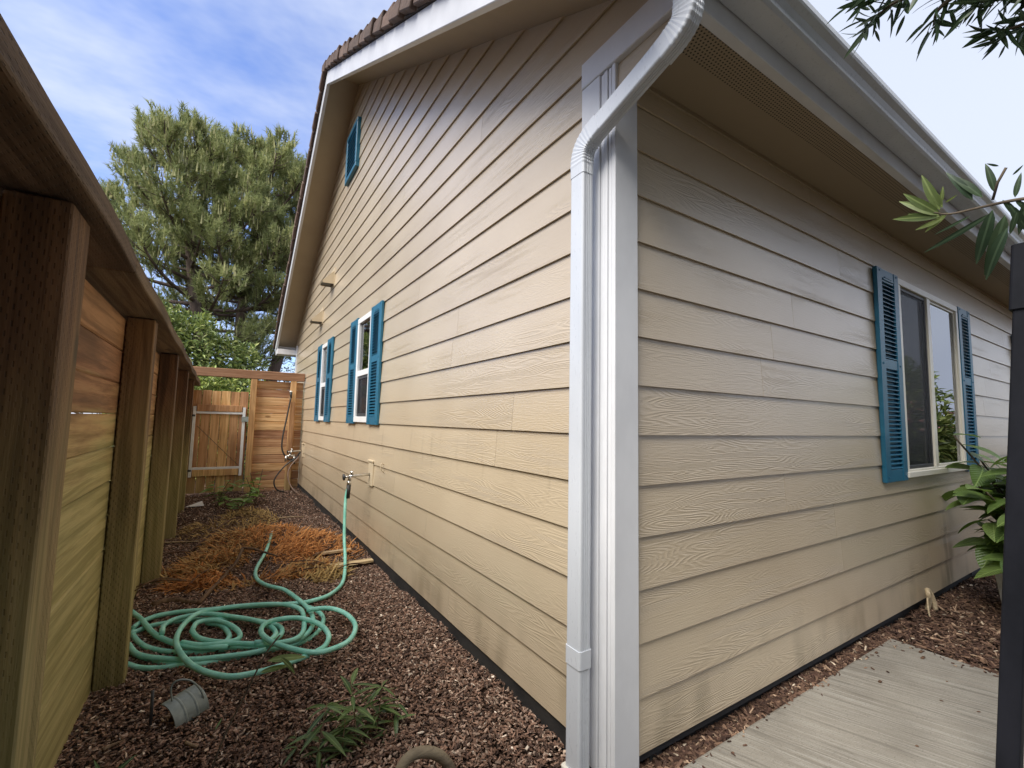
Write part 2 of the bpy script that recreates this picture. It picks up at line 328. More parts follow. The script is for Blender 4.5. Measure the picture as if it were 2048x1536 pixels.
def concrete():
    m_, nt, p, o = new_mat('concrete'); w = node(nt, 'ShaderNodeTexCoord').outputs['Object']
    r = node(nt, 'ShaderNodeMapping', {'Vector': w, 'Rotation': (0, 0, R_(-20))}).outputs[0]
    br = noise(nt, vmul(nt, r, (170, 2.6, 1)), 1.0, 3, 0.7); st = noise(nt, vmul(nt, r, (55, 2.2, 1)), 1.0, 3)
    bl = noise(nt, vmul(nt, w, (3, 3, 3)), 1.0, 5, 0.6); gr = noise(nt, vmul(nt, w, (420, 420, 420)), 1.0, 2)
    c = mix(nt, ramp(nt, bl, 0.3, 0.7), rgb(0.25, 0.228, 0.192), rgb(0.335, 0.308, 0.262))
    c = mix(nt, math_(nt, 'MULTIPLY', ramp(nt, br, 0.48, 0.63), 0.75), c, rgb(0.44, 0.42, 0.375))
    c = mix(nt, math_(nt, 'MULTIPLY', ramp(nt, st, 0.5, 0.7), 0.45), c, rgb(0.14, 0.128, 0.108))
    sp_ = noise(nt, vmul(nt, w, (130, 130, 130)), 1.0, 3, 0.7)
    c = mix(nt, math_(nt, 'MULTIPLY', ramp(nt, sp_, 0.56, 0.7), 0.5), c, rgb(0.12, 0.11, 0.09))
    h = math_(nt, 'ADD', br, math_(nt, 'ADD', math_(nt, 'MULTIPLY', gr, 0.35), math_(nt, 'MULTIPLY', sp_, 0.6)))
    setp(nt, p, base=c, rough=0.85, spec=0.25, normal=bump(nt, h, 0.9, 0.006))
concrete()
def soil():
    m_, nt, p, o = new_mat('soil'); w = node(nt, 'ShaderNodeTexCoord').outputs['Object']
    a = noise(nt, w, 55.0, 5, 0.65); b = noise(nt, w, 1.4, 3)
    c = mix(nt, ramp(nt, a, 0.35, 0.7), rgb(0.028, 0.016, 0.011), rgb(0.085, 0.05, 0.034))
    c = mix(nt, math_(nt, 'MULTIPLY', ramp(nt, b, 0.4, 0.7), 0.4), c, rgb(0.05, 0.035, 0.026))
    setp(nt, p, base=c, rough=0.95, spec=0.2, normal=bump(nt, a, 1.0, 0.02))
soil()
def colattr(name, rough=0.8, transl=0.0, spec=0.3, bstr=0.0, bscale=200.0):
    m_, nt, p, o = new_mat(name); c = node(nt, 'ShaderNodeVertexColor', layer_name='Col').outputs[0]
    setp(nt, p, base=c, rough=rough, spec=spec)
    if bstr:
        w = node(nt, 'ShaderNodeTexCoord').outputs['Object']; setp(nt, p, normal=bump(nt, noise(nt, w, bscale, 3), bstr, 0.003))
    if transl:
        t = node(nt, 'ShaderNodeBsdfTranslucent', {'Color': c}); mx = node(nt, 'ShaderNodeMixShader', {0: transl, 1: p.outputs[0], 2: t.outputs[0]})
        nt.links.new(mx.outputs[0], o.inputs[0])
colattr('bark_chip', 0.85, 0, 0.25, 0.6, 160.0); colattr('needles', 0.6, 0.45, 0.3); colattr('foliage', 0.42, 0.25, 0.5); colattr('dead_needles', 0.8, 0.15, 0.2)
def leaf_mat(name, c1, c2, rough=0.38, transl=0.3, ribs=40.0):
    m_, nt, p, o = new_mat(name); w = node(nt, 'ShaderNodeTexCoord').outputs['Object']; s = node(nt, 'ShaderNodeSeparateXYZ', {0: w})
    r = orand(nt); c = mix(nt, r, rgb(*c1), rgb(*c2))
    vein = math_(nt, 'SINE', math_(nt, 'MULTIPLY', math_(nt, 'SUBTRACT', s.outputs[1], math_(nt, 'MULTIPLY', math_(nt, 'ABSOLUTE', s.outputs[0]), 1.2)), ribs))
    n = noise(nt, vadd(nt, w, node(nt, 'ShaderNodeCombineXYZ', {0: math_(nt, 'MULTIPLY', r, 40.0)}).outputs[0]), 4.0, 3)
    c = node(nt, 'ShaderNodeHueSaturation', {'Value': math_(nt, 'ADD', math_(nt, 'MULTIPLY', n, 0.7), 0.65), 'Color': c}).outputs[0]
    mid = ramp(nt, math_(nt, 'ABSOLUTE', s.outputs[0]), 0.022, 0.008)
    c = mix(nt, math_(nt, 'MULTIPLY', mid, 0.45), c, rgb(*[min(1, k*2.0+0.03) for k in c2]))
    setp(nt, p, base=c, rough=rough, spec=0.45, normal=bump(nt, vein, 0.25, 0.02))
    t = node(nt, 'ShaderNodeBsdfTranslucent', {'Color': node(nt, 'ShaderNodeHueSaturation', {'Saturation': 1.2, 'Value': 1.3, 'Color': c}).outputs[0]})
    mx = node(nt, 'ShaderNodeMixShader', {0: transl, 1: p.outputs[0], 2: t.outputs[0]}); nt.links.new(mx.outputs[0], o.inputs[0])
leaf_mat('leaf_dark', (0.022, 0.045, 0.022), (0.045, 0.075, 0.035), 0.45, 0.15, 0.0)
leaf_mat('leaf_lime', (0.09, 0.13, 0.04), (0.19, 0.235, 0.08), 0.4, 0.35, 0.0)
leaf_mat('leaf_bamboo', (0.055, 0.105, 0.035), (0.16, 0.235, 0.08), 0.42, 0.3, 0.0)
leaf_mat('leaf_hydrangea', (0.10, 0.17, 0.045), (0.21, 0.30, 0.09), 0.36, 0.3, 60.0)
leaf_mat('leaf_weed', (0.13, 0.23, 0.06), (0.26, 0.38, 0.12), 0.45, 0.3, 45.0)
def glass(name, ior, tint):
    m_ = bpy.data.materials.new(name); m_.use_nodes = True; nt = m_.node_tree; nt.nodes.clear(); MATS[name] = m_
    fr = node(nt, 'ShaderNodeFresnel', {'IOR': ior}); t = node(nt, 'ShaderNodeBsdfTransparent', {'Color': rgb(*tint)})
    g = node(nt, 'ShaderNodeBsdfGlossy', {'Color': rgb(0.95, 0.97, 1.0), 'Roughness': 0.0})
    mx = node(nt, 'ShaderNodeMixShader', {0: fr.outputs[0], 1: t.outputs[0], 2: g.outputs[0]}); node(nt, 'ShaderNodeOutputMaterial', {'Surface': mx.outputs[0]})
glass('window_glass', 5.0, (0.78, 0.82, 0.80))
def screen_mat():
    m_ = bpy.data.materials.new('insect_screen'); m_.use_nodes = True; nt = m_.node_tree; nt.nodes.clear(); MATS['insect_screen'] = m_
    d = node(nt, 'ShaderNodeBsdfPrincipled', {'Base Color': rgb(0.02, 0.021, 0.024), 'Roughness': 0.6}); t = node(nt, 'ShaderNodeBsdfTransparent')
    mx = node(nt, 'ShaderNodeMixShader', {0: 0.40, 1: t.outputs[0], 2: d.outputs[0]}); node(nt, 'ShaderNodeOutputMaterial', {'Surface': mx.outputs[0]})
screen_mat()
G = MATS

# ------------------------------------------------------------------ ground
def gz(x, y):
    """ground height: the alley at 0, the bed in front of the eave wall a little higher"""
    x = np.asarray(x, float); y = np.asarray(y, float)
    t = np.clip((0.12-y)/0.22, 0, 1)*np.clip((x+0.15)/0.2, 0, 1)
    return 0.022*t*t*(3-2*t) + 0.007*np.sin(3.1*x+1.0)*np.sin(2.3*y) + 0.005*np.sin(7*x+2*y) + 0.028*np.clip((x+0.13)/0.13, 0, 1)*np.clip((y-0.2)/0.3, 0, 1)*np.clip(0.45+0.4*np.sin(4.3*y+1)+0.35*np.sin(11*y), 0, 1.2)
xs = np.concatenate([[-180, -70, -25, -9, -5], np.arange(-3, 8.01, 0.1), [10, 16, 40, 90, 180]])
ys = np.concatenate([[-180, -70, -25, -9, -5], np.arange(-3.5, 9.51, 0.1), [12, 18, 40, 90, 180]])
XX, YY = np.meshgrid(xs, ys, indexing='ij'); near = (np.abs(XX) < 9) & (np.abs(YY) < 10)
ZZ = np.where(near, gz(XX, YY), 0)-0.006
nx, ny = XX.shape; I = np.arange(nx*ny).reshape(nx, ny)
F = np.stack([I[:-1, :-1], I[1:, :-1], I[1:, 1:], I[:-1, 1:]], -1).reshape(-1, 4)
g_ = np_mesh('ground', np.stack([XX, YY, ZZ], -1).reshape(-1, 3), F, G['soil'], smooth=True); tag(g_, None, None, kind='structure')

def chips(name, pts, L, W, T, palette, lift=0.0, tilt=0.35, z0=None):
    n = len(pts); base = np.array([[-1,-1,0],[1,-1,0],[1,1,0],[-1,1,0],[-1,-1,1],[1,-1,1],[1,1,1],[-1,1,1]], float)
    sh = base[None]+np.concatenate([rng.uniform(-0.35, 0.35, (n, 8, 2)), np.zeros((n, 8, 1))], 2)
    sh[:, :, 2] -= 0.5
    sh = sh*np.stack([L/2, W/2, T], -1)[:, None, :]
    sh[:, [4, 5, 6, 7], :2] *= 0.86
    yaw = rng.uniform(0, 2*np.pi, n); pt = rng.normal(0, tilt, n); rl = rng.normal(0, tilt*1.3, n)
    def rot(a, b, th):
        c, s = np.cos(th)[:, None], np.sin(th)[:, None]; u, w = sh[:, :, a].copy(), sh[:, :, b].copy()
        sh[:, :, a] = c*u-s*w; sh[:, :, b] = s*u+c*w
    rot(0, 2, pt); rot(1, 2, rl); rot(0, 1, yaw)
    zz = (gz(pts[:, 0], pts[:, 1]) if z0 is None else z0)+lift*rng.uniform(0, 1, n)+0.004
    V = sh+np.stack([pts[:, 0], pts[:, 1], zz], -1)[:, None, :]
    fq = np.array([(4,5,6,7),(0,1,5,4),(1,2,6,5),(2,3,7,6),(3,0,4,7)])
    F = (fq[None]+(np.arange(n)*8)[:, None, None]).reshape(-1, 4)
    pal = np.array(palette); w = pal[:, 3]/pal[:, 3].sum(); ci = rng.choice(len(pal), n, p=w)
    cc = pal[ci, :3]*rng.uniform(0.7, 1.85, (n, 1)); cols = np.repeat(cc, 8, 0)
    o = np_mesh(name, V.reshape(-1, 3), F, G['bark_chip'], cols=cols); return o
PAL = [(0.15, 0.088, 0.061, 4), (0.22, 0.135, 0.096, 4), (0.075, 0.047, 0.036, 3.6), (0.29, 0.205, 0.155, 2.6), (0.42, 0.32, 0.245, 0.8), (0.62, 0.53, 0.43, 0.16)]
def scatter(n, x0, x1, y0, y1): return np.stack([rng.uniform(x0, x1, n), rng.uniform(y0, y1, n)], -1)
A = np.concatenate([scatter(54000, -1.54, 0.05, 0.15, 2.9), scatter(22000, -1.58, 0.05, 2.9, 5.0), scatter(14000, -1.6, 0.05, 5.0, 8.4), scatter(5000, -1.54, 0.0, -0.6, 0.15)])
n = len(A)
c_ = chips('bark_mulch', A, 0.008+0.026*rng.beta(1.4, 3.4, n), 0.0035+0.008*rng.beta(1.6, 2.8, n), rng.uniform(0.0015, 0.004, n), PAL, 0.018)
tag(c_, 'brown bark chips covering the alley between fence and house', 'mulch', kind='stuff')
B = np.concatenate([scatter(15000, 2.0, 5.2, -1.1, 0.04), scatter(5000, 0.0, 2.1, -0.085, 0.04), scatter(3000, 5.2, 8, -1.3, 0.04)])
n = len(B)
PAL2 = [(0.06, 0.034, 0.025, 5), (0.11, 0.065, 0.045, 4), (0.17, 0.105, 0.07, 2), (0.30, 0.21, 0.145, 0.8), (0.45, 0.37, 0.28, 0.2)]
c2_ = chips('bark_mulch', B, rng.uniform(0.014, 0.055, n), rng.uniform(0.004, 0.011, n), rng.uniform(0.003, 0.006, n), PAL2, 0.02)
tag(c2_, 'dark shredded bark bed under the eave wall window', 'mulch', kind='stuff')

D = np.concatenate([np.stack([rng.uniform(0.2, 2.05, 45), -0.07-np.abs(rng.normal(0, 0.035, 45))], -1), np.stack([2.06-np.abs(rng.normal(0, 0.04, 40)), rng.uniform(-0.9, -0.07, 40)], -1), scatter(20, 0.3, 2.0, -0.9, -0.1)])
n = len(D); c3_ = chips('bark_crumbs', D, rng.uniform(0.006, 0.02, n), rng.uniform(0.003, 0.007, n), rng.uniform(0.002, 0.004, n), PAL2, 0.0, 0.1, 0.0545)
tag(c3_, 'loose bark crumbs strewn along the edges of the concrete slab', 'bark', kind='stuff')
# concrete slab, rounded edge
sl = MB().box((-3.0, -4.0, -0.05), (2.066, -0.068, 0.055)).build('patio_slab', G['concrete'], bevel=0.012, seg=2); tag(sl, None, None, kind='structure')

# ------------------------------------------------------------------ house
E_ = 0.178; Z0 = 0.10; YE = 8.54; YR = 4.27; XE = 12.0
def S(y): return 2.78+0.58*(y if y <= YR else 2*YR-y)           # rake soffit
def L_(y): return 2.645+0.577*(y if y <= YR else 2*YR-y)         # rake fascia lower edge
house = empty('house', (4.0, 4.27, 0), 'single storey house with tan lap siding, white trim and teal shutters', 'house')
TH, STEP, LAP = 0.0075, 0.0105, 0.03
def board_poly(k, ztop=None):
    zb = Z0+k*E_; zt = zb+E_+LAP if ztop is None else ztop
    ob = 0.008; ot = ob-STEP*(zt-zb)/E_
    return zb, zt, ob, ot
# gable wall
gw = MB().prism([(0.02, -0.05), (YE-0.02, -0.05), (YE-0.02, 2.9), (YE+0.2, 2.62), (YE+0.2, 2.70), (YR, S(YR)+0.10), (-0.2, 2.70), (-0.2, 2.62), (0.02, 2.62)], 0, 0.20, 0.26)
gable = gw.build('gable_wall', G['room_dark'], house)
ew = MB().box((0.27, 0.20, -0.05), (XE, 0.26, 2.70)); eave = ew.build('eave_wall', G['room_dark'], house)
MB().box((0.0, 0.03, -0.2), (0.16, YE-0.03, 0.115)).build('foundation', G['foundation_black'], house)
MB().box((0.17, 0.03, -0.2), (XE, 0.16, 0.115)).build('foundation', G['foundation_black'], house)
# sheathing behind the boards (keeps light out of the wall)
MB().prism([(0.0, 0.06), (2.9, 0.06), (2.9, 2.5), (3.78, 2.5), (3.78, 0.06), (4.95, 0.06), (4.95, 2.5), (5.86, 2.5), (5.86, 0.06), (YE-0.01, 0.06), (YE-0.01, S(YE)), (YR, S(YR)+0.05), (0.0, 2.78)], 0, 0.012, 0.03).build('sheathing', G['room_dark'], gable)
MB().prism([(0.035, 0.06), (2.5, 0.06), (2.5, 2.3), (4.0, 2.3), (4.0, 0.06), (6.0, 0.06), (6.0, 2.3), (7.4, 2.3), (7.4, 0.06), (XE, 0.06), (XE, 2.6), (0.035, 2.6)], 1, 0.012, 0.03).build('sheathing', G['room_dark'], eave)

def gable_board(k, y0b, y1b, y0t, y1t, ztop=None, zbot=None):
    zb, zt, ob, ot = board_poly(k, ztop)
    if zbot is not None:
        ob -= STEP*(zbot-zb)/E_; zb = zbot
    p = [(-ob, y0b, zb), (-ob+TH, y0b, zb), (-ob+TH, y1b, zb), (-ob, y1b, zb), (-ot, y0t, zt), (-ot+TH, y0t, zt), (-ot+TH, y1t, zt), (-ot, y1t, zt)]
    MB().hexa(p).build('siding_board', G['siding_gable'], gable)
def eave_board(k, x0, x1, ztop=None, zbot=None):
    zb, zt, ob, ot = board_poly(k, ztop)
    if zbot is not None:
        ob -= STEP*(zbot-zb)/E_; zb = zbot
    p = [(x0, -ob, zb), (x1, -ob, zb), (x1, -ob+TH, zb), (x0, -ob+TH, zb), (x0, -ot, zt), (x1, -ot, zt), (x1, -ot+TH, zt), (x0, -ot+TH, zt)]
    MB().hexa(p).build('siding_board', G['siding_eave'], eave)
def split(a, b, k, joints, holes):
    """cut run a..b at joints and window holes; returns (lo, hi) spans"""
    cuts = [a]+[j for j in joints if a+0.25 < j < b-0.25]+[b]; out = []
    for u, w in zip(cuts[:-1], cuts[1:]):
        u2 = u+(0.001 if u != a else 0); w2 = w-(0.001 if w != b else 0); segs = [(u2, w2)]
        for h0, h1 in holes:
            ns = []
            for s0, s1 in segs:
                if h1 <= s0 or h0 >= s1: ns.append((s0, s1)); continue
                if h0 > s0: ns.append((s0, h0))
                if h1 < s1: ns.append((h1, s1))
            segs = ns
        out += segs
    return out
JR = random.Random(3)
GW = [(2.93, 3.75, 1.185, 2.215), (5.04, 5.80, 1.185, 2.215)]        # window openings in the gable wall (y0,y1,z0,z1)
for k in range(0, 30):
    zb, zt, ob, ot = board_poly(k)
    j0 = JR.uniform(0.6, 3.4); joints = [j0, j0+3.66, j0+7.32]
    if k == 14: joints = [0.82, 4.48]
    if k == 16: joints = [2.35, 6.0]
    if zb > S(YR): break
    def yl(z): return max(-0.26 if z > 2.62 else 0.02, (z-2.80)/0.58)
    if zb < 2.6 < zt:
        gable_board(k, -0.31, YE+0.31, (zt-2.80)/0.58, YE-(zt-2.80)/0.58)
        continue
    if zb < 2.6:
        holes = [(h[0], h[1]) for h in GW if h[2] < zb+E_-0.02 and h[3] > zb+0.02]
        cutz = [h for h in GW if h[2] < zb+E_-0.02 and h[3] > zb+0.02]
        for a, b in split(0.02, YE, k, joints, holes): gable_board(k, a, b, a, b)
        for h in cutz:
            if h[2] > zb+0.015: gable_board(k, h[0], h[1], h[0], h[1], ztop=h[2]+0.005)
    else:
        a0, a1 = yl(zb-0.06), min(YR, yl(zt-0.06)); b0, b1 = YE-a0, YE-a1
        js = [j for j in joints if a1+0.3 < j < b1-0.3][:1]
        if js:
            gable_board(k, a0, js[0]-0.001, a1, js[0]-0.001); gable_board(k, js[0]+0.001, b0, js[0]+0.001, b1)
        else: gable_board(k, a0, b0, a1, b1)
EW = [(2.58, 3.90, 0.93, 2.20), (6.14, 7.30, 0.93, 2.20)]
for k in range(0, 14):
    zb, zt, ob, ot = board_poly(k)
    j0 = JR.uniform(0.7, 3.2); joints = [j0, j0+3.66, j0+7.32]
    if k == 4: joints = [1.12, 4.78]
    if k == 3: joints = [1.62, 5.28]
    cutz = [h for h in EW if h[2] < zb+E_-0.02 and h[3] > zb+0.02]
    for a, b in split(0.03, XE, k, joints, [(h[0], h[1]) for h in cutz]): eave_board(k, a, b)
    for h in cutz:
        if h[2] > zb+0.015: eave_board(k, h[0], h[1], ztop=h[2]+0.005)

# corner boards, beads
cb = MB().prism([(-0.022, 0.152), (-0.022, 0.052), (0.0, 0.052), (0.0, 0.152)], 2, 0.06, 2.508).build('corner_board', G['trim_white'], house, bevel=0.002)
for a, b, d in ((0.034, 0.0505, 0.016), (0.013, 0.0315, 0.020), (-0.004, 0.0105, 0.017)):
    MB().box((-d, a, 0.06), (0.0, b, 2.506)).build('corner_bead', G['trim_white'], house, bevel=0.003, seg=2)
MB().box((-0.018, -0.024, 0.058), (0.097, -0.0055, 2.512)).build('corner_board', G['trim_white'], house, bevel=0.002)
MB().box((-0.004, -0.005, 0.062), (0.03, 0.03, 2.50)).build('corner_core', G['trim_white'], house)
MB().box((-0.022, YE-0.10, 0.06), (0.0, YE+0.02, 2.60)).build('corner_board', G['trim_white'], house, bevel=0.002)
# eave return boards (end of the boxed eave)
MB().box((-0.026, -0.345, 2.509), (0.012, 0.152, 2.615)).build('return_board', G['trim_white'], house, bevel=0.003)
MB().box((-0.35, YE-0.02, 2.42), (0.012, YE+0.30, 2.52)).build('return_board', G['trim_white'], house, bevel=0.003)
# drip cap above the return board
# soffits
so = MB().box((0.013, -0.292, 2.517), (XE, 0.012, 2.527)).build('eave_soffit', G['soffit_perforated'], house)
MB().box((0.03, -0.0125, 2.499), (XE, -0.001, 2.5165)).build('soffit_trim', G['soffit_tan'], house)
rs = MB()
for ya, yb in ((-0.345, YR), (YE+0.345, YR)):
    rs.hexa([(-0.325, ya, S(ya)), (0.03, ya, S(ya)), (0.03, yb, S(yb)), (-0.325, yb, S(yb)), (-0.325, ya, S(ya)+0.012), (0.03, ya, S(ya)+0.012), (0.03, yb, S(yb)+0.012), (-0.325, yb, S(yb)+0.012)])
rs.build('rake_soffit', G['soffit_tan'], house)
for ya, yb in ((-0.345, YR), (YE+0.345, YR)):
    lo = 0.0
    MB().hexa([(-0.36, ya, L_(ya)), (-0.325, ya, L_(ya)), (-0.325, yb, L_(yb)), (-0.36, yb, L_(yb)), (-0.36, ya, L_(ya)+0.165), (-0.325, ya, L_(ya)+0.165), (-0.325, yb, L_(yb)+0.165), (-0.36, yb, L_(yb)+0.165)]).build('rake_fascia', G['rake_white'], house, bevel=0.003)
    MB().hexa([(-0.37, ya, L_(ya)+0.015), (-0.361, ya, L_(ya)+0.015), (-0.361, yb, L_(yb)+0.015), (-0.37, yb, L_(yb)+0.015), (-0.37, ya, L_(ya)+0.045), (-0.361, ya, L_(ya)+0.045), (-0.361, yb, L_(yb)+0.045), (-0.37, yb, L_(yb)+0.045)]) if False else None
# eave fascia + gutter
MB().box((-0.30, -0.330, 2.500), (XE, -0.2925, 2.66)).build('eave_fascia', G['trim_white'], house, bevel=0.003)
gp = [(-0.332, 2.573), (-0.408, 2.573), (-0.418, 2.585), (-0.418, 2.600), (-0.428, 2.618), (-0.446, 2.632), (-0.450, 2.640), (-0.450, 2.662), (-0.440, 2.664), (-0.440, 2.656), (-0.444, 2.646), (-0.424, 2.626), (-0.412, 2.602), (-0.410, 2.588), (-0.404, 2.580), (-0.336, 2.580), (-0.336, 2.66), (-0.332, 2.66)]
MB().prism(gp, 0, -0.33, XE+0.2).build('gutter', G['metal_white'], house, bevel=0.0012)
# far eave fascia
MB().box((-0.30, YE+0.2925, 2.45), (XE, YE+0.33, 2.66)).build('eave_fascia', G['trim_white'], house)

# roof with tiles
roof = MB()
for ya, yb in ((-0.40, YR), (YE+0.40, YR)):
    roof.hexa([(-0.37, ya, L_(ya)+0.167), (XE+0.3, ya, L_(ya)+0.167), (XE+0.3, yb, L_(yb)+0.167), (-0.37, yb, L_(yb)+0.167),
               (-0.37, ya, L_(ya)+0.185), (XE+0.3, ya, L_(ya)+0.185), (XE+0.3, yb, L_(yb)+0.185), (-0.37, yb, L_(yb)+0.185)])
rf = roof.build('roof', G['tile_dark'], house)
ncourse = 21; run = (YR+0.42)/ncourse
field = MB()
for sgn in (1, -1):
    for i in range(ncourse):
        ya = -0.42+i*run; yb = ya+run*1.25
        q = [(ya, L_(ya)+0.215), (min(yb, YR), L_(min(yb, YR))+0.19), (min(yb, YR), L_(min(yb, YR))+0.205), (ya, L_(ya)+0.262)]
        if sgn < 0: q = [(2*YR-a, b) for a, b in q]
        field.prism(q, 0, -0.11, XE+0.32)
field.build('tile_courses', G['tile_brown'], rf)
tm = MB().hexa([(-0.13, -0.02, 0.0), (0.13, -0.02, 0.0), (0.13, run*0.84, 0.012), (-0.13, run*0.84, 0.012), (-0.13, -0.04, 0.118), (0.13, -0.04, 0.118), (0.13, run*0.80, 0.078), (-0.13, run*0.80, 0.078)])
def rake_tile(i, sgn):
    ya = -0.40+i*run; z = L_(ya)+0.166
    ang = math.atan(0.577)
    M_ = Matrix.Translation((-0.27+random.uniform(-0.012, 0.008), ya if sgn > 0 else 2*YR-ya, z)) @ (Matrix.Rotation(math.pi, 4, 'Z') if sgn < 0 else Matrix.Identity(4)) @ Matrix.Rotation(ang+random.uniform(-0.03, 0.03), 4, 'X') @ Matrix.Diagonal((1, 1.15, random.uniform(0.95, 1.15), 1))
    o = inst('roof_tile', tile_me, M_, rf)
tile_o = tm.build('roof_tile_source', G['tile_brown'], None, bevel=0.006); tile_me = tile_o.data; bpy.data.objects.remove(tile_o); tile_me.name = 'roof_tile'
def fixinst(o, M_):
    o.matrix_parent_inverse = Matrix.Identity(4)
for sgn in (1, -1):
    for i in range(ncourse+ (1 if sgn > 0 else 0)): rake_tile(i, sgn)

# downspout
prof = []
def rrect(a, b, r, n=3):
    out = []
    for cx, cy, t0 in ((a-r, b-r, 0), (-a+r, b-r, 90), (-a+r, -b+r, 180), (a-r, -b+r, 270)):
        for k in range(n+1): t = R_(t0+90*k/n); out.append((cx+r*math.cos(t), cy+r*math.sin(t)))
    return out
def ribbed(a, b, r):
    base = rrect(a, b, r, 3); out = []
    for i, p in enumerate(base):
        out.append(p); q = base[(i+1) % len(base)]
        d = math.hypot(q[0]-p[0], q[1]-p[1])
        if d > 0.02 and abs(p[1]-q[1]) < 1e-4:
            nx_, ny_ = (q[1]-p[1])/d, -(q[0]-p[0])/d
            for t in (0.22, 0.27, 0.32, 0.45, 0.5, 0.55, 0.68, 0.73, 0.78):
                dep = -0.0022 if abs((t*100-27) % 23) < 0.5 or abs(t-0.27) < 0.01 or abs(t-0.5) < 0.01 or abs(t-0.73) < 0.01 else 0
                out.append((p[0]+(q[0]-p[0])*t+nx_*dep, p[1]+(q[1]-p[1])*t+ny_*dep))
    return out
DX, DY = -0.081, 0.080
P_main = ribbed(0.025, 0.035, 0.008)
ds = MB().sweep([(DX, DY, 0.03), (DX, DY, 2.13)], P_main, up=(1, 0, 0)).build('downspout', G['metal_white'], house)
def elbow(pts, s, name):
    out = MB(); fine = catmull(pts, 7); v = []
    side = Vector((1, 0, 0)); k = len(P_main); n_ = len(fine)
    for i, p in enumerate(fine):
        t = (fine[min(i+1, n_-1)]-fine[max(i-1, 0)]).normalized(); b = t.cross(side).normalized()
        cr = 1.0+(0.045 if (i % 2 and 3 < i < n_-4) else 0.0)
        for u, w in P_main: v.append(p+(side*u+b*w)*s*cr)
    f = [(i*k+j, i*k+(j+1) % k, (i+1)*k+(j+1) % k, (i+1)*k+j) for i in range(n_-1) for j in range(k)]+[tuple(range(k-1, -1, -1)), tuple(range((n_-1)*k, n_*k))]
    return out.add(v, f).build(name, G['metal_white'], ds)
elbow([(DX, DY, 2.10), (DX, DY, 2.16), (DX, DY-0.012, 2.20), (DX, DY-0.045, 2.228), (DX, DY-0.10, 2.25)], 1.06, 'elbow')
a_, b_ = Vector((DX, DY-0.075, 2.239)), Vector((DX, -0.325, 2.339))
MB().sweep([a_, b_], P_main, up=(1, 0, 0)).build('offset_pipe', G['metal_white'], ds)
elbow([(DX, -0.28, 2.322), (DX, -0.33, 2.342), (DX, -0.362, 2.368), (DX, -0.372, 2.41), (DX, -0.374, 2.47)], 1.06, 'elbow')
MB().sweep([(DX, -0.374, 2.45), (DX, -0.374, 2.585)], P_main, up=(1, 0, 0)).build('outlet_pipe', G['metal_white'], ds)
MB().sweep([(DX, DY, 0.405), (DX, DY, 0.462)], rrect(0.0278, 0.0378, 0.009), up=(1, 0, 0)).build('strap', G['metal_white'], ds)
MB().sweep([(DX, DY, -0.05), (DX, DY, 0.075), (DX, DY, 0.08)], rrect(0.036, 0.046, 0.010), up=(1, 0, 0)).build('drain_adapter', G['vinyl_cream'], ds, bevel=0.002)

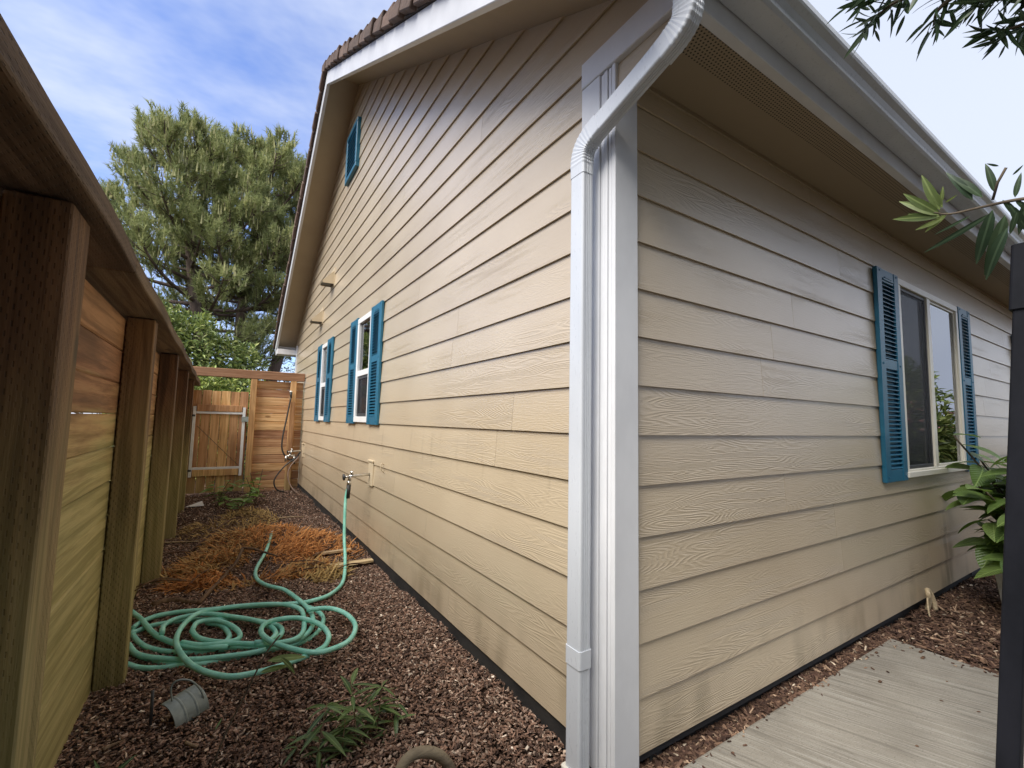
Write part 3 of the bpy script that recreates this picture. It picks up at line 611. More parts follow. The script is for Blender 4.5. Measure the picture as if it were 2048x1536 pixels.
# windows and shutters.  axis 'g' gable (normal -x, along y), 'e' eave (normal -y, along x)
def wb(ax, a0, a1, o0, o1, z0, z1):
    """box from along a0..a1, outward o0..o1, height"""
    if ax == 'g': return (-o1, a0, z0), (-o0, a1, z1)
    return (a0, -o1, z0), (a1, -o0, z1)
def rbox(mb, ax, *q): lo, hi = wb(ax, *q); return mb.box(lo, hi)
def shutter(ax, a0, a1, z0, z1):
    w = a1-a0; fr = MB(); st = 0.215*w; d = 0.030
    for s0, s1 in ((a0, a0+st), (a1-st, a1)): rbox(fr, ax, s0, s1, 0.008, d, z0, z1)
    zm = z0+(z1-z0)*0.545; rails = [(z0, z0+0.075), (zm-0.032, zm+0.032), (z1-0.085, z1)]
    for r0, r1 in rails: rbox(fr, ax, a0+st+0.0005, a1-st-0.0005, 0.008, d-0.003, r0, r1)
    rbox(fr, ax, a0+0.004, a1-0.004, 0.006, 0.0078, z0+0.003, z1-0.003)
    sh = fr.build('shutter', G['shutter_teal'], house, bevel=0.0025)
    sl = MB(); aw = (w-2*st)/2
    if ax == 'g': sl.hexa([(-0.012, -aw, 0), (-0.0285, -aw, -0.012), (-0.0285, aw, -0.012), (-0.012, aw, 0), (-0.010, -aw, 0.004), (-0.0285, -aw, -0.008), (-0.0285, aw, -0.008), (-0.010, aw, 0.004)])
    else: sl.hexa([(-aw, -0.012, 0), (-aw, -0.0285, -0.012), (aw, -0.0285, -0.012), (aw, -0.012, 0), (-aw, -0.010, 0.004), (-aw, -0.0285, -0.008), (aw, -0.0285, -0.008), (aw, -0.010, 0.004)])
    so_ = sl.build('slat', G['shutter_teal'], sh); me = so_.data; bpy.data.objects.remove(so_)
    ac = (a0+a1)/2
    for r0, r1 in ((rails[0][1], rails[1][0]), (rails[1][1], rails[2][0])):
        nn = int(round((r1-r0)/0.0275))
        for i in range(nn):
            z = r0+(i+0.6)*(r1-r0)/nn
            o = bpy.data.objects.new('slat', me); link(o, sh); fix_parent(o)
            o.location = (0, ac, z) if ax == 'g' else (ac, 0, z)
    # little arched cut under the top rail, screws
    ar = MB(); n_ = 7; pts = [(-aw*0.8, -0.012), (aw*0.8, -0.012)]+[(aw*0.8*math.cos(math.pi*t/n_), 0.016*math.sin(math.pi*t/n_)-0.004) for t in range(n_+1)]
    zc = z1-0.07
    for zz in (z0+0.03, zm, z1-0.02):
        q = MB()
        for s in (a0+st*0.5, a1-st*0.5):
            rbox(q, ax, s-0.006, s+0.006, d, d+0.004, zz-0.006, zz+0.006)
        q.build('screw', G['shutter_teal'], sh, bevel=0.002)
    if ax == 'g': vs = [(-d-0.0012, ac+u, zc+w_) for u, w_ in pts]
    else: vs = [(ac+u, -d-0.0012, zc+w_) for u, w_ in pts]
    t_ = MB(); rbox(t_, ax, ac-aw*0.55, ac+aw*0.55, d-0.004, d+0.003, zc+0.012, zc+0.022); rbox(t_, ax, ac-aw*0.85, ac+aw*0.85, d-0.004, d+0.003, zc-0.002, zc+0.0118)
    t_.build('arch_trim', G['shutter_teal'], sh, bevel=0.002)
    return sh
def pane(ax, a0, a1, o, z0, z1, parent, mat='window_glass', name='pane'):
    q = MB(); rbox(q, ax, a0, a1, o-0.003, o, z0, z1); return q.build(name, G[mat], parent)
def curtain(ax, a0, a1, o, z0, z1, parent, mat, name, waves=9, amp=0.012):
    q = MB(); n_ = 60; vs = []
    for z in (z0, z1):
        for i in range(n_+1):
            a = a0+(a1-a0)*i/n_; off = o+amp*math.sin(waves*2*math.pi*i/n_)+amp*0.5*math.sin(2.3*waves*2*math.pi*i/n_)
            vs.append((-off, a, z) if ax == 'g' else (a, -off, z))
    q.add(vs, [(i, i+1, n_+2+i, n_+1+i) for i in range(n_)], True); return q.build(name, G[mat], parent)
def ring(mb, ax, a0, a1, z0, z1, w, o0, o1):
    rbox(mb, ax, a0, a1, o0, o1, z0, z0+w); rbox(mb, ax, a0, a1, o0, o1, z1-w, z1)
    rbox(mb, ax, a0, a0+w, o0, o1, z0+w+0.0005, z1-w-0.0005); rbox(mb, ax, a1-w, a1, o0, o1, z0+w+0.0005, z1-w-0.0005); return mb
def reveal(ax, a0, a1, z0, z1, parent):
    q = MB(); rbox(q, ax, a0-0.02, a1+0.02, -0.24, -0.22, z0-0.02, z1+0.02)
    rbox(q, ax, a0-0.02, a0-0.001, -0.219, -0.014, z0-0.02, z1+0.02); rbox(q, ax, a1+0.001, a1+0.02, -0.219, -0.014, z0-0.02, z1+0.02)
    rbox(q, ax, a0, a1, -0.219, -0.014, z1+0.001, z1+0.02); rbox(q, ax, a0, a1, -0.219, -0.014, z0-0.02, z0-0.001)
    q.build('reveal', G['room_dark'], parent)
# gable wall hung windows (lower sash screened)
def hung(a0, a1, z0, z1):
    f = ring(MB(), 'g', a0, a1, z0, z1, 0.055, -0.01, 0.024).build('window', G['vinyl_white'], house, bevel=0.003)
    zm = z0+(z1-z0)*0.46; i0, i1 = a0+0.056, a1-0.056
    q = MB(); rbox(q, 'g', i0, i1, -0.008, 0.016, zm-0.028, zm+0.028); q.build('meeting_rail', G['vinyl_white'], f, bevel=0.002)
    s = ring(MB(), 'g', i0, i1, z0+0.057, zm-0.029, 0.03, -0.006, 0.008).build('sash', G['dark_metal'], f, bevel=0.002)
    pane('g', i0, i1, -0.002, zm+0.029, z1-0.056, f); pane('g', i0+0.03, i1-0.03, -0.004, z0+0.088, zm-0.06, f)
    pane('g', i0+0.03, i1-0.03, 0.004, z0+0.088, zm-0.06, f, 'insect_screen', 'screen')
    curtain('g', i0, i1, -0.10, z0+0.06, z1-0.06, f, 'curtain', 'curtain', 6, 0.01); reveal('g', a0+0.02, a1-0.02, z0+0.02, z1-0.02, f)
    return f
hung(3.075, 3.605, 1.172, 2.228); hung(5.195, 5.635, 1.172, 2.228)
for a0, a1 in ((2.752, 3.082), (3.598, 3.905), (4.875, 5.205), (5.625, 5.945)): shutter('g', a0, a1, 1.155, 2.245)
# eave wall slider
def slider(a0, a1, z0, z1, detail=True):
    f = ring(MB(), 'e', a0, a1, z0, z1, 0.045, -0.01, 0.026).build('window', G['vinyl_cream'], house, bevel=0.003)
    am = a0+(a1-a0)*0.47
    q = MB(); rbox(q, 'e', am-0.032, am+0.032, -0.008, 0.022, z0+0.046, z1-0.046); q.build('mullion', G['vinyl_cream'], f, bevel=0.002)
    q = MB(); rbox(q, 'e', a0-0.01, a1+0.01, 0.0265, 0.040, z0-0.004, z0+0.032); q.build('sill', G['vinyl_cream'], f, bevel=0.003)
    ring(MB(), 'e', a0+0.046, am-0.033, z0+0.046, z1-0.046, 0.022, 0.000, 0.010).build('sash', G['dark_metal'], f, bevel=0.002)
    ring(MB(), 'e', am+0.033, a1-0.046, z0+0.046, z1-0.046, 0.016, -0.006, 0.012).build('sash', G['vinyl_cream'], f, bevel=0.002)
    pane('e', a0+0.068, am-0.055, -0.006, z0+0.068, z1-0.068, f); pane('e', a0+0.068, am-0.055, 0.007, z0+0.068, z1-0.068, f, 'insect_screen', 'screen')
    pane('e', am+0.049, a1-0.062, 0.004, z0+0.062, z1-0.062, f)
    curtain('e', a0+0.04, am, -0.12, z0+0.05, z1-0.05, f, 'curtain', 'curtain', 7, 0.02)
    q = MB()
    for i in range(46):
        z = z1-0.07-i*0.0262
        if z < z0+0.06: break
        q.hexa([(am+0.04, 0.075, z), (a1-0.05, 0.075, z), (a1-0.05, 0.099, z-0.008), (am+0.04, 0.099, z-0.008), (am+0.04, 0.075, z+0.001), (a1-0.05, 0.075, z+0.001), (a1-0.05, 0.099, z-0.007), (am+0.04, 0.099, z-0.007)])
    if not detail: q.build('blind', G['blind_white'], f)
    if detail:
        hk = catmull([(am+0.30, 0.02, z1-0.06), (am+0.30, 0.02, z1-0.14), (am+0.36, 0.02, z1-0.18), (am+0.33, 0.02, z1-0.24), (am+0.25, 0.02, z1-0.23)], 6)
        MB().tube(hk, 0.004, 6).build('hanging_hook', G['dark_metal'], f)
        MB().tube([(a1-0.14, 0.03, z1-0.06), (a1-0.14, 0.03, z0+0.10)], 0.003, 5).build('blind_cord', G['vinyl_white'], f)
    reveal('e', a0+0.02, a1-0.02, z0+0.02, z1-0.02, f); return f
slider(2.60, 3.885, 0.905, 2.222); slider(6.13, 7.33, 0.905, 2.222, False)
shutter('e', 2.250, 2.598, 0.885, 2.228); shutter('e', 3.895, 4.215, 0.885, 2.228)
# next window's shutter, mostly hidden: plain louvre panel
shutter('e', 5.80, 6.13, 0.885, 2.228)

# gable vent
vt = MB(); ring(vt, 'g', 4.02, 4.575, 4.10, 4.70, 0.055, -0.002, 0.045); rbox(vt, 'g', 4.07, 4.52, 0.004, 0.007, 4.15, 4.65)
gv = vt.build('gable_vent', G['shutter_teal'], house, bevel=0.004)
lm = MB().hexa([(-0.012, -0.222, 0), (-0.040, -0.222, -0.04), (-0.040, 0.222, -0.04), (-0.012, 0.222, 0), (-0.012, -0.222, 0.007), (-0.040, -0.222, -0.033), (-0.040, 0.222, -0.033), (-0.012, 0.222, 0.007)])
lo_ = lm.build('louver', G['shutter_teal'], gv); lme = lo_.data; bpy.data.objects.remove(lo_)
for i in range(9):
    o = bpy.data.objects.new('louver', lme); link(o, gv); fix_parent(o); o.location = (0, 4.2975, 4.19+i*0.054)
# exhaust hoods
for (y, z, s) in ((5.20, 2.97, 1.0), (5.93, 2.585, 1.0)):
    h = MB(); h.prism([(-0.155, z+0.045), (-0.008, z+0.20), (-0.004, z+0.20), (-0.004, z+0.192), (-0.150, z+0.035)], 1, y-0.10, y+0.10)
    for yy in (y-0.10, y+0.094): h.prism([(-0.150, z+0.035), (-0.004, z+0.190), (-0.004, z+0.02), (-0.150, z+0.015)], 1, yy, yy+0.006)
    rbox(h, 'g', y-0.12, y+0.12, -0.003, 0.012, z-0.01, z+0.24)
    hd = h.build('exhaust_hood', G['cream_trim'], house)
    fl = MB(); rbox(fl, 'g', y-0.09, y+0.09, 0.02, 0.14, z+0.028, z+0.034); fl.build('flap', G['dark_metal'], hd)
# faucets
def faucet(y, z, name):
    b = MB(); rbox(b, 'g', y-0.075, y+0.06, -0.003, 0.016, z-0.10, z+0.105); bl = b.build('faucet_block', G['cream_trim'], house, bevel=0.003)
    b = MB(); rbox(b, 'g', y-0.09, y+0.075, -0.003, 0.024, z+0.106, z+0.122); b.build('drip_cap', G['cream_trim'], bl, bevel=0.003)
    f = MB().tube([(-0.012, y, z), (-0.16, y+0.01, z-0.012), (-0.19, y+0.012, z-0.015)], [0.012, 0.012, 0.015], 10)
    f.tube([(-0.175, y+0.012, z-0.012), (-0.185, y+0.014, z-0.05)], [0.014, 0.016], 10); f.tube([(-0.185, y+0.012, z-0.015), (-0.225, y+0.014, z-0.018)], 0.009, 8)
    fo = f.build('faucet', G['chrome'], house)
    w = MB().tube([(-0.225, y+0.014, z-0.018), (-0.238, y+0.014, z-0.019)], 0.028, 10); w.build('handle', G['dark_metal'], fo)
    w = MB().tube([(-0.165, y+0.011, z+0.0), (-0.165, y+0.011, z+0.03)], [0.012, 0.016], 8); w.build('vacuum_breaker', G['chrome'], fo)
FY, FZ = 2.93, 0.722; faucet(FY, FZ, 'faucet'); faucet(7.02, 0.665, 'faucet')
# cable clip scar above the faucet
MB().tube(catmull([(-0.008, 2.56, 0.84), (-0.03, 2.555, 0.845), (-0.032, 2.55, 0.80), (-0.008, 2.55, 0.775)], 5), 0.004, 6).build('cable_clip', G['cream_trim'], house)

# ------------------------------------------------------------------ left fence
def fx(y): return -1.425-0.0035*max(0, y-0.2)-0.0035*max(0, y-1.6)**1.25*1.6        # house side face of the posts
fence = empty('wooden_fence', (-1.55, 3.0, 0), 'long brown fence of horizontal boards with posts and a cap on the left', 'fence')
posts = [(-1.28, 0.10), (0.165, 0.145), (1.56, 0.10), (3.0, 0.10), (4.43, 0.10), (5.84, 0.10)]
for y, d in posts:
    x1 = fx(y+0.05); MB().box((x1-0.105, y, -0.1), (x1, y+d, 1.652)).build('post', G['fence_post'], fence, bevel=0.004)
zt = 1.655; rows = []
z = 1.643
hs = [0.152, 0.150, 0.138, 0.146, 0.152, 0.155, 0.150, 0.150, 0.150, 0.150, 0.150, 0.15]
ybr = [-1.4]+[y+d/2 for y, d in posts]+[7.25]
br = random.Random(5)
for i in range(11):
    h = hs[i]; gap_ = 0.0018
    z1 = z; z0 = z-h+gap_; z -= h
    for a, b in zip(ybr[:-1], ybr[1:]):
        if b < -1.2: continue
        dz0, dz1 = br.uniform(-0.002, 0.002), br.uniform(-0.002, 0.002); dx = br.uniform(-0.003, 0.003)
        xa, xb = fx(a)-0.1085+dx*0.3, fx(b)-0.1085-0.001+dx*0.3; a2, b2 = a+0.0015, b-0.0015
        zz0 = max(z0, -0.08)
        MB().hexa([(xa-0.02, a2, zz0+dz0), (xa, a2, zz0+dz0), (xb, b2, zz0+dz1), (xb-0.02, b2, zz0+dz1), (xa-0.02, a2, z1+dz0), (xa, a2, z1+dz0), (xb, b2, z1+dz1), (xb-0.02, b2, z1+dz1)]).build('board', G['fence_board'], fence, bevel=0.0055)
capy = [-1.4, 0.74, 3.05, 5.4, 7.3]
for a, b in zip(capy[:-1], capy[1:]):
    n_ = 10; mb = MB(); vs = []
    for i in range(n_+1):
        y = a+0.002+(b-a-0.004)*i/n_; x1 = fx(y)+0.032+0.004*math.sin(y*5.1); zz = 1.657+0.003*math.sin(2.2*y)
        vs += [(x1-0.20, y, zz), (x1, y, zz), (x1, y, zz+0.056), (x1-0.20, y, zz+0.056)]
    fs = [(i*4+j, i*4+(j+1) % 4, i*4+4+(j+1) % 4, i*4+4+j) for i in range(n_) for j in range(4)]+[(3, 2, 1, 0), (n_*4, n_*4+1, n_*4+2, n_*4+3)]
    mb.add(vs, fs).build('cap_board', G['fence_cap'], fence, bevel=0.006, seg=2)
for a, b in zip(ybr[:-1], ybr[1:]):     # nailer under the cap, on the boards
    xa = fx((a+b)/2)-0.1065
sb = MB().box((fx(0.1)-0.106, -0.30, 1.300), (fx(0.1)-0.088, 0.12, 1.322)).build('metal_strap', G['galvanized'], fence, bevel=0.002)

# ------------------------------------------------------------------ gate and side panel (plane y ~ 7.25)
YG = 7.25
side = empty('side_fence', (-0.4, YG, 0), 'orange brown panel of horizontal boards beside the gate, under a long beam', 'fence')
MB().box((-1.66, YG-0.05, 1.815), (-0.012, YG+0.045, 1.950)).build('beam', G['beam'], side, bevel=0.006)
MB().box((-1.66, YG-0.045, -0.1), (-1.565, YG+0.05, 1.814)).build('post', G['fence_post'], side, bevel=0.004)
for a, b in ((-0.800, -0.712), (-0.222, -0.132)): MB().box((a, YG-0.045, -0.1), (b, YG+0.045, 1.814)).build('post', G['panel_post'], side, bevel=0.005)
pr_ = random.Random(2); zz = 1.80; i = 0
while zz > 0.0:
    h = 0.135; dz = pr_.uniform(-0.004, 0.004); dx = pr_.uniform(-0.004, 0.004)
    MB().box((-0.775, YG+0.0455+dx*0.3, max(zz-h+0.0, -0.05)), (-0.015, YG+0.066+dx*0.3, zz-0.0025)).build('board', G['panel_board'], side, bevel=0.007); zz -= h
MB().box((-0.21, YG-0.072, 0.0), (-0.145, YG-0.047, 1.46)).build('batten', G['panel_post'], side, bevel=0.003)

gate = empty('wooden_gate', (-1.18, YG, 0), 'wooden gate of upright boards with a pale metal frame at the alley end', 'gate')
ge = [-1.560, -1.435, -1.310, -1.185, -1.060, -0.935, -0.815]
for i, (a, b) in enumerate(zip(ge[:-1], ge[1:])):
    MB().box((a+0.003, YG+0.012+0.002*(i % 2), 0.03), (b-0.003, YG+0.032+0.002*(i % 2), 1.595+[0, .004, -.003, .002, -.004, .003][i])).build('board', G['gate_board'], gate, bevel=0.003)
def gbar(x0, x1, z0, z1, y0=YG-0.020, y1=YG+0.010): return MB().box((x0, y0, z0), (x1, y1, z1))
q = MB(); q.box((-1.535, YG-0.022, 0.275), (-1.495, YG+0.010, 1.345)); q.box((-0.885, YG-0.022, 0.275), (-0.845, YG+0.010, 1.345))
q.box((-1.4945, YG-0.020, 1.235), (-0.8855, YG+0.006, 1.270)); q.box((-1.4945, YG-0.020, 0.385), (-0.8855, YG+0.006, 0.42))
q.build('metal_frame', G['gate_metal'], gate, bevel=0.003)
MB().box((-1.485, YG-0.028, 1.272), (-0.895, YG+0.010, 1.375)).build('rail', G['gate_board'], gate, bevel=0.004)
MB().box((-1.485, YG-0.028, 0.285), (-0.895, YG+0.010, 0.384)).build('rail', G['gate_board'], gate, bevel=0.004)
MB().box((-0.895, YG-0.036, 1.12), (-0.80, YG-0.023, 1.20)).build('latch', G['galvanized'], gate, bevel=0.002)
MB().tube([(-1.47, YG-0.012, 1.05), (-0.90, YG-0.022, 0.44)], 0.003, 5).build('brace_cable', G['dark_metal'], gate)
for z in (1.19, 0.36): MB().box((-1.60, YG-0.030, z), (-1.50, YG-0.0225, z+0.03)).build('hinge', G['dark_metal'], gate)

# ------------------------------------------------------------------ hoses
HR = 0.013
def c3(cx, cy): return 150+cx/2.621, 950+cy/2.621
def gp_(cx, cy, lay):
    z = HR+0.006+lay*HR*1.35; p = c3(cx, cy); w = hit(p[0], p[1], 2, z); return (w[0], w[1], float(gz(w[0], w[1]))+z)
ST = [
 (1, [(1430,480),(1405,560),(1340,630),(1250,662),(1160,676),(1000,684),(850,694),(690,712),(560,722),(430,742),(350,770),(303,800)]),
 (0, [(303,800),(312,850),(380,905),(520,935),(680,935),(850,915),(1020,905),(1150,890),(1240,850),(1290,800),(1300,750),(1262,712),(1200,690)]),
 (2, [(1035,295),(1000,400),(950,490),(955,545),(1010,580),(1090,602),(1150,640),(1210,690),(1245,740),(1240,800),(1190,850),(1100,880),(950,890),(800,890),(660,900),(560,885)]),
 (3, [(1225,940),(1150,970),(1050,1010),(900,1050),(780,1060),(640,1020),(560,950),(530,870),(570,790),(650,730),(780,702),(950,682),(1090,680),(1180,705),(1200,760),(1195,820),(1150,860),(1050,885)]),
 (4, [(1215,708),(1330,700),(1420,730),(1470,790),(1440,860),(1350,905),(1250,925),(1120,905),(1020,870),(975,825),(1000,780),(1080,755),(1180,750),(1280,780),(1330,835),(1310,890),(1262,922)]),
 (1.5, [(296,715),(350,760),(410,830),(500,880),(620,910),(800,908)]),
 (0, [(262,985),(340,1010),(450,1015),(580,1000),(700,985),(850,965),(970,935),(1080,905)]),
 (1, [(280,885),(330,940),(450,965),(600,975),(760,962),(900,942),(1000,918)]),
 (2.5, [(455,835),(468,792),(540,757),(680,735),(820,748),(940,766),(1020,795),(1052,830),(1020,868),(940,884)]),
 (2, [(612,825),(640,782),(720,770),(800,788),(858,828),(852,868),(760,884),(650,864),(612,825)]),
 (1, [(690,782),(770,798),(808,848),(790,884)]),
 (1.5, [(700,772),(850,756),(960,768),(1060,790),(1086,820),(1060,855),(990,872)]),
 (0, [(272,905),(350,955),(500,992),(640,1000),(760,980),(880,950)]),
 (0.5, [(290,830),(400,793),(520,775),(650,765),(800,758)]),
]
hz = MB()
dropw = [Vector((-0.19, FY+0.016, FZ-0.10)), Vector((-0.205, FY+0.02, FZ-0.20)), Vector((-0.215, FY-0.02, FZ-0.36)), Vector((-0.225, FY-0.09, FZ-0.52)), Vector((-0.245, FY-0.24, 0.085))]
for lay, pts in ST:
    w = [gp_(a, b, lay) for a, b in pts]
    if pts[0] == (1430, 480): w = [tuple(v) for v in dropw]+w[1:]
    hz.tube(catmull(w, 6), HR, 8)
gh = hz.build('garden_hose', G['hose_green']); tag(gh, 'mint green garden hose lying in loose coils on the bark', 'hose')
MB().tube([(-0.186, FY+0.014, FZ-0.055), (-0.186, FY+0.015, FZ-0.085)], 0.018, 10).build('coupling', G['chrome'], gh)
MB().tube([(-0.186, FY+0.015, FZ-0.083), (-0.190, FY+0.016, FZ-0.20)], [0.019, 0.017], 10).build('grip_sleeve', G['rubber'], gh)
ep = gp_(1035, 295, 2); ep2 = gp_(1030, 308, 2); MB().tube([ep2, ep], [0.017, 0.013], 8).build('hose_end', G['vinyl_cream'], gh)

def c2(cx, cy): return 300+cx/4.096, 650+cy/4.096
def strand(pts, planes):
    out = []
    for (cx, cy), y in zip(pts, planes):
        p = c2(cx, cy); w = hit(p[0], p[1], 1, y); out.append((w[0], w[1], max(w[2], 0.02)))
    return catmull(out, 6)
bh = MB().tube(strand([(1155,590),(1120,760),(1085,930),(1085,1030),(1135,1100),(1195,1085),(1230,1040)], [YG-0.09, YG-0.10, YG-0.12, YG-0.14, YG-0.16, 7.04, 7.02]), 0.013, 7).build('black_hose', G['hose_black'])
tag(bh, 'black hose hanging from a hook on the side fence post', 'hose')
nz = hit(*c2(1155, 550), 1, YG-0.09); nz2 = hit(*c2(1155, 600), 1, YG-0.09)
MB().tube([tuple(nz), tuple(nz2)], [0.022, 0.014], 8).build('nozzle', G['rubber'], bh); MB().tube([(nz[0], nz[1], nz[2]+0.02), tuple(nz)], [0.018, 0.024], 8).build('nozzle_ring', G['vinyl_white'], bh)
h2 = MB().tube(strand([(1215,1075),(1110,1150),(1040,1230),(1015,1290),(1040,1350),(1100,1390)], [7.0, 6.97, 6.95, 6.93, 6.92, 6.95]), 0.011, 7).build('thin_hose', G['hose_black']); tag(h2, 'thin dark hose looping down to the ground left of the far faucet', 'hose')
h3 = MB().tube(strand([(1220,1080),(1150,1160),(1130,1240),(1160,1330),(1220,1390),(1285,1435)], [6.98, 6.92, 6.85, 6.75, 6.6, 6.3]), 0.011, 7).build('thin_hose', G['hose_brown']); tag(h3, 'thin brown hose dropping from the far faucet along the house base', 'hose')
sp = MB().tube([(-0.188, 7.035, 0.612), (-0.19, 7.035, 0.58)], 0.02, 10)
sp.tube([(-0.12, 7.03, 0.585), (-0.25, 7.04, 0.575)], 0.018, 10)
for s_ in (-0.125, -0.245): sp.tube([(s_, 7.035, 0.58), (s_*1.03, 7.03, 0.49)], [0.018, 0.015], 8)
spl = sp.build('hose_splitter', G['chrome']); tag(spl, 'metal hose splitter screwed onto the far faucet by the side fence', 'hose splitter')
MB().tube([(-0.125, 7.033, 0.50), (-0.13, 7.03, 0.45)], 0.021, 8).build('knob', G['rubber'], spl)

# ------------------------------------------------------------------ fallen hose hanger
hg = empty('hose_hanger', (-1.19, 1.12, 0), 'grey galvanized hose hanger saddle tipped over in the bark with wire hoop', 'hose hanger')
hm = MB(); n_ = 16; m_ = 60; vs = []
for i in range(m_+1):
    u = -0.062+0.124*i/m_; rr = 0.072+(0.002 if abs(abs(u)-0.021) < 0.003 else 0)
    for j in range(n_+1):
        th = R_(70+118*j/n_); vs.append((u, rr*math.cos(th), rr*math.sin(th)))
for i in range(m_+1):
    u = -0.062+0.124*i/m_; rr = 0.070+(0.002 if abs(abs(u)-0.021) < 0.003 else 0)
    for j in range(n_+1):
        th = R_(70+118*j/n_); vs.append((u, rr*math.cos(th), rr*math.sin(th)))
k = n_+1; off = (m_+1)*k
fs = [(i*k+j, i*k+j+1, (i+1)*k+j+1, (i+1)*k+j) for i in range(m_) for j in range(n_)]
fs += [(off+i*k+j, off+(i+1)*k+j, off+(i+1)*k+j+1, off+i*k+j+1) for i in range(m_) for j in range(n_)]
fs += [(i*k, (i+1)*k, off+(i+1)*k, off+i*k) for i in range(m_)]+[(i*k+n_, off+i*k+n_, off+(i+1)*k+n_, (i+1)*k+n_) for i in range(m_)]
fs += [(j, off+j, off+j+1, j+1) for j in range(n_)]+[(m_*k+j, m_*k+j+1, off+m_*k+j+1, off+m_*k+j) for j in range(n_)]
hm.add(vs, fs, True)
Mh = Matrix.Translation((-1.195, 1.185, 0.02)) @ Matrix.Rotation(R_(32), 4, 'Z') @ Matrix.Rotation(R_(-7), 4, 'Y')
sa = hm.build('saddle', G['galvanized'], hg); sa.data.transform(Mh)
wl = [Mh @ Vector((-0.03, 0.02, 0.10)), Mh @ Vector((-0.03, 0.06, 0.17)), Mh @ Vector((0.0, 0.10, 0.215)), Mh @ Vector((0.05, 0.10, 0.20)), Mh @ Vector((0.10, 0.04, 0.10)), Mh @ Vector((0.10, -0.02, 0.02))]
hoop = [hit(*c3(x_, y_), 1, 1.16) for x_, y_ in ((510,1195),(505,1110),(545,1075),(610,1080),(660,1130),(685,1210))]
MB().tube(catmull([tuple(h) for h in hoop], 6), 0.0035, 6).build('wire_hoop', G['galvanized'], hg)
stk = [hit(*c3(395, 1310), 1, 1.10), hit(*c3(408, 1130), 1, 1.10)]
MB().tube([tuple(s) for s in stk], 0.006, 6).build('stake', G['dark_metal'], hg)

# ------------------------------------------------------------------ dead branches, sticks, scraps
def strands(name, lumps, parent, per):
    V = []; Fc = []; C = []; b = 0
    for (cx, cy, rx, ry, hgt, n_, ang, c0, c1) in lumps:
        for i in range(n_):
            r = math.sqrt(random.random()); th = random.uniform(0, 6.283); x = cx+rx*r*math.cos(th); y = cy+ry*r*math.sin(th)
            zb = float(gz(x, y))+hgt*(1-r*r)*random.uniform(0.15, 1.0)+0.012
            a = ang+random.gauss(0, 0.85); ln = random.uniform(0.03, 0.13); el = random.gauss(0.12, 0.35)
            d = Vector((math.cos(a)*math.cos(el), math.sin(a)*math.cos(el), math.sin(el))); sd_ = d.cross(Vector((0, 0, 1))).normalized()
            w = random.uniform(0.0022, 0.005); p = Vector((x, y, zb)); sag = random.uniform(0.0, 0.05)
            pts = [p, p+d*ln*0.5+Vector((0, 0, 0.004)), p+d*ln-Vector((0, 0, sag*ln*4))]
            for q, ww in zip(pts, (w, w*1.25, w*0.3)):
                q = q.copy(); q.z = max(q.z, float(gz(q.x, q.y))+0.008); V += [q-sd_*ww, q+sd_*ww+Vector((0, 0, ww*random.uniform(-1, 1)))]
            t = random.random(); k_ = random.uniform(0.6, 1.25); c = [(c0[j]*(1-t)+c1[j]*t)*k_ for j in range(3)]; C += [c]*6
            Fc += [(b, b+1, b+3, b+2), (b+2, b+3, b+5, b+4)]; b += 6
    return np_mesh(name, np.array([tuple(v) for v in V]), np.array(Fc), G['dead_needles'], parent, np.array(C))
OR0, OR1 = (0.46, 0.185, 0.055), (0.68, 0.33, 0.12); OL0, OL1 = (0.34, 0.22, 0.08), (0.53, 0.37, 0.155)
pile = empty('dead_branch_pile', (-0.8, 3.7, 0), 'heap of dead orange brown conifer branches on the bark', 'branches')
def gpx(x_, y_): w = hit(x_, y_, 2, 0.03); return w[0], w[1]
LP = []
for (x_, y_, rx, ry, hh, n_, an, kind) in ((500,1040,.30,.75,.10,800,2.6,1),(540,1075,.36,.5,.13,800,0.6,0),(620,1085,.28,.45,.12,750,0.2,0),(470,1085,.26,.45,.12,750,3.3,2),(590,1105,.25,.32,.10,600,0.0,0),
        (430,1120,.26,.30,.10,750,3.6,2),(385,1145,.20,.24,.07,500,3.4,2),(420,1160,.18,.18,.06,420,3.8,0),(610,1140,.22,.20,.06,600,0.2,2),(650,1150,.16,.16,.05,350,0.2,1),(400,1060,.20,.35,.05,220,3.2,1),(370,1170,.12,.12,.03,180,3.6,0),(690,1100,.12,.3,.03,160,0.3,0),(560,1150,.2,.12,.02,130,0.,0),(480,1165,.12,.1,.02,100,3,2)):
    wx, wy = gpx(x_, y_); c = {0: (OR0, OR1), 1: (OL0, OL1), 2: (OR0, OL1)}[kind]; LP.append((wx, wy, rx, ry, hh, n_, an, c[0], c[1]))
strands('dead_needles', LP, pile, 0)
for i in range(14):
    l = random.choice(LP); a = l[6]+random.gauss(0, 0.4); x, y = l[0]+random.uniform(-.5, .5)*l[2], l[1]+random.uniform(-.5, .5)*l[3]; ln = random.uniform(0.15, 0.4)
    MB().tube(catmull([(x, y, 0.04+random.uniform(0, .06)), (x+math.cos(a)*ln*.5, y+math.sin(a)*ln*.5, 0.06+random.uniform(0, .05)), (x+math.cos(a)*ln, y+math.sin(a)*ln, 0.03)], 4), [0.005]*9, 5).build('twig', G['stick'], pile)
def stick(pts_px, r0, r1, label, mat='stick', zz=0.02, name='stick', cat='stick'):
    w = []
    for i, (x_, y_) in enumerate(pts_px):
        z_ = zz if not hasattr(zz, '__len__') else zz[i]; q = hit(x_, y_, 2, z_); w.append((q[0], q[1], z_))
    c = catmull(w, 5); o = MB().tube(c, [r0+(r1-r0)*i/(len(c)-1) for i in range(len(c))], 7).build(name, G[mat]); return tag(o, label, cat)
def p3(x_, y_): return 300+x_/4.096, 950+y_/4.096
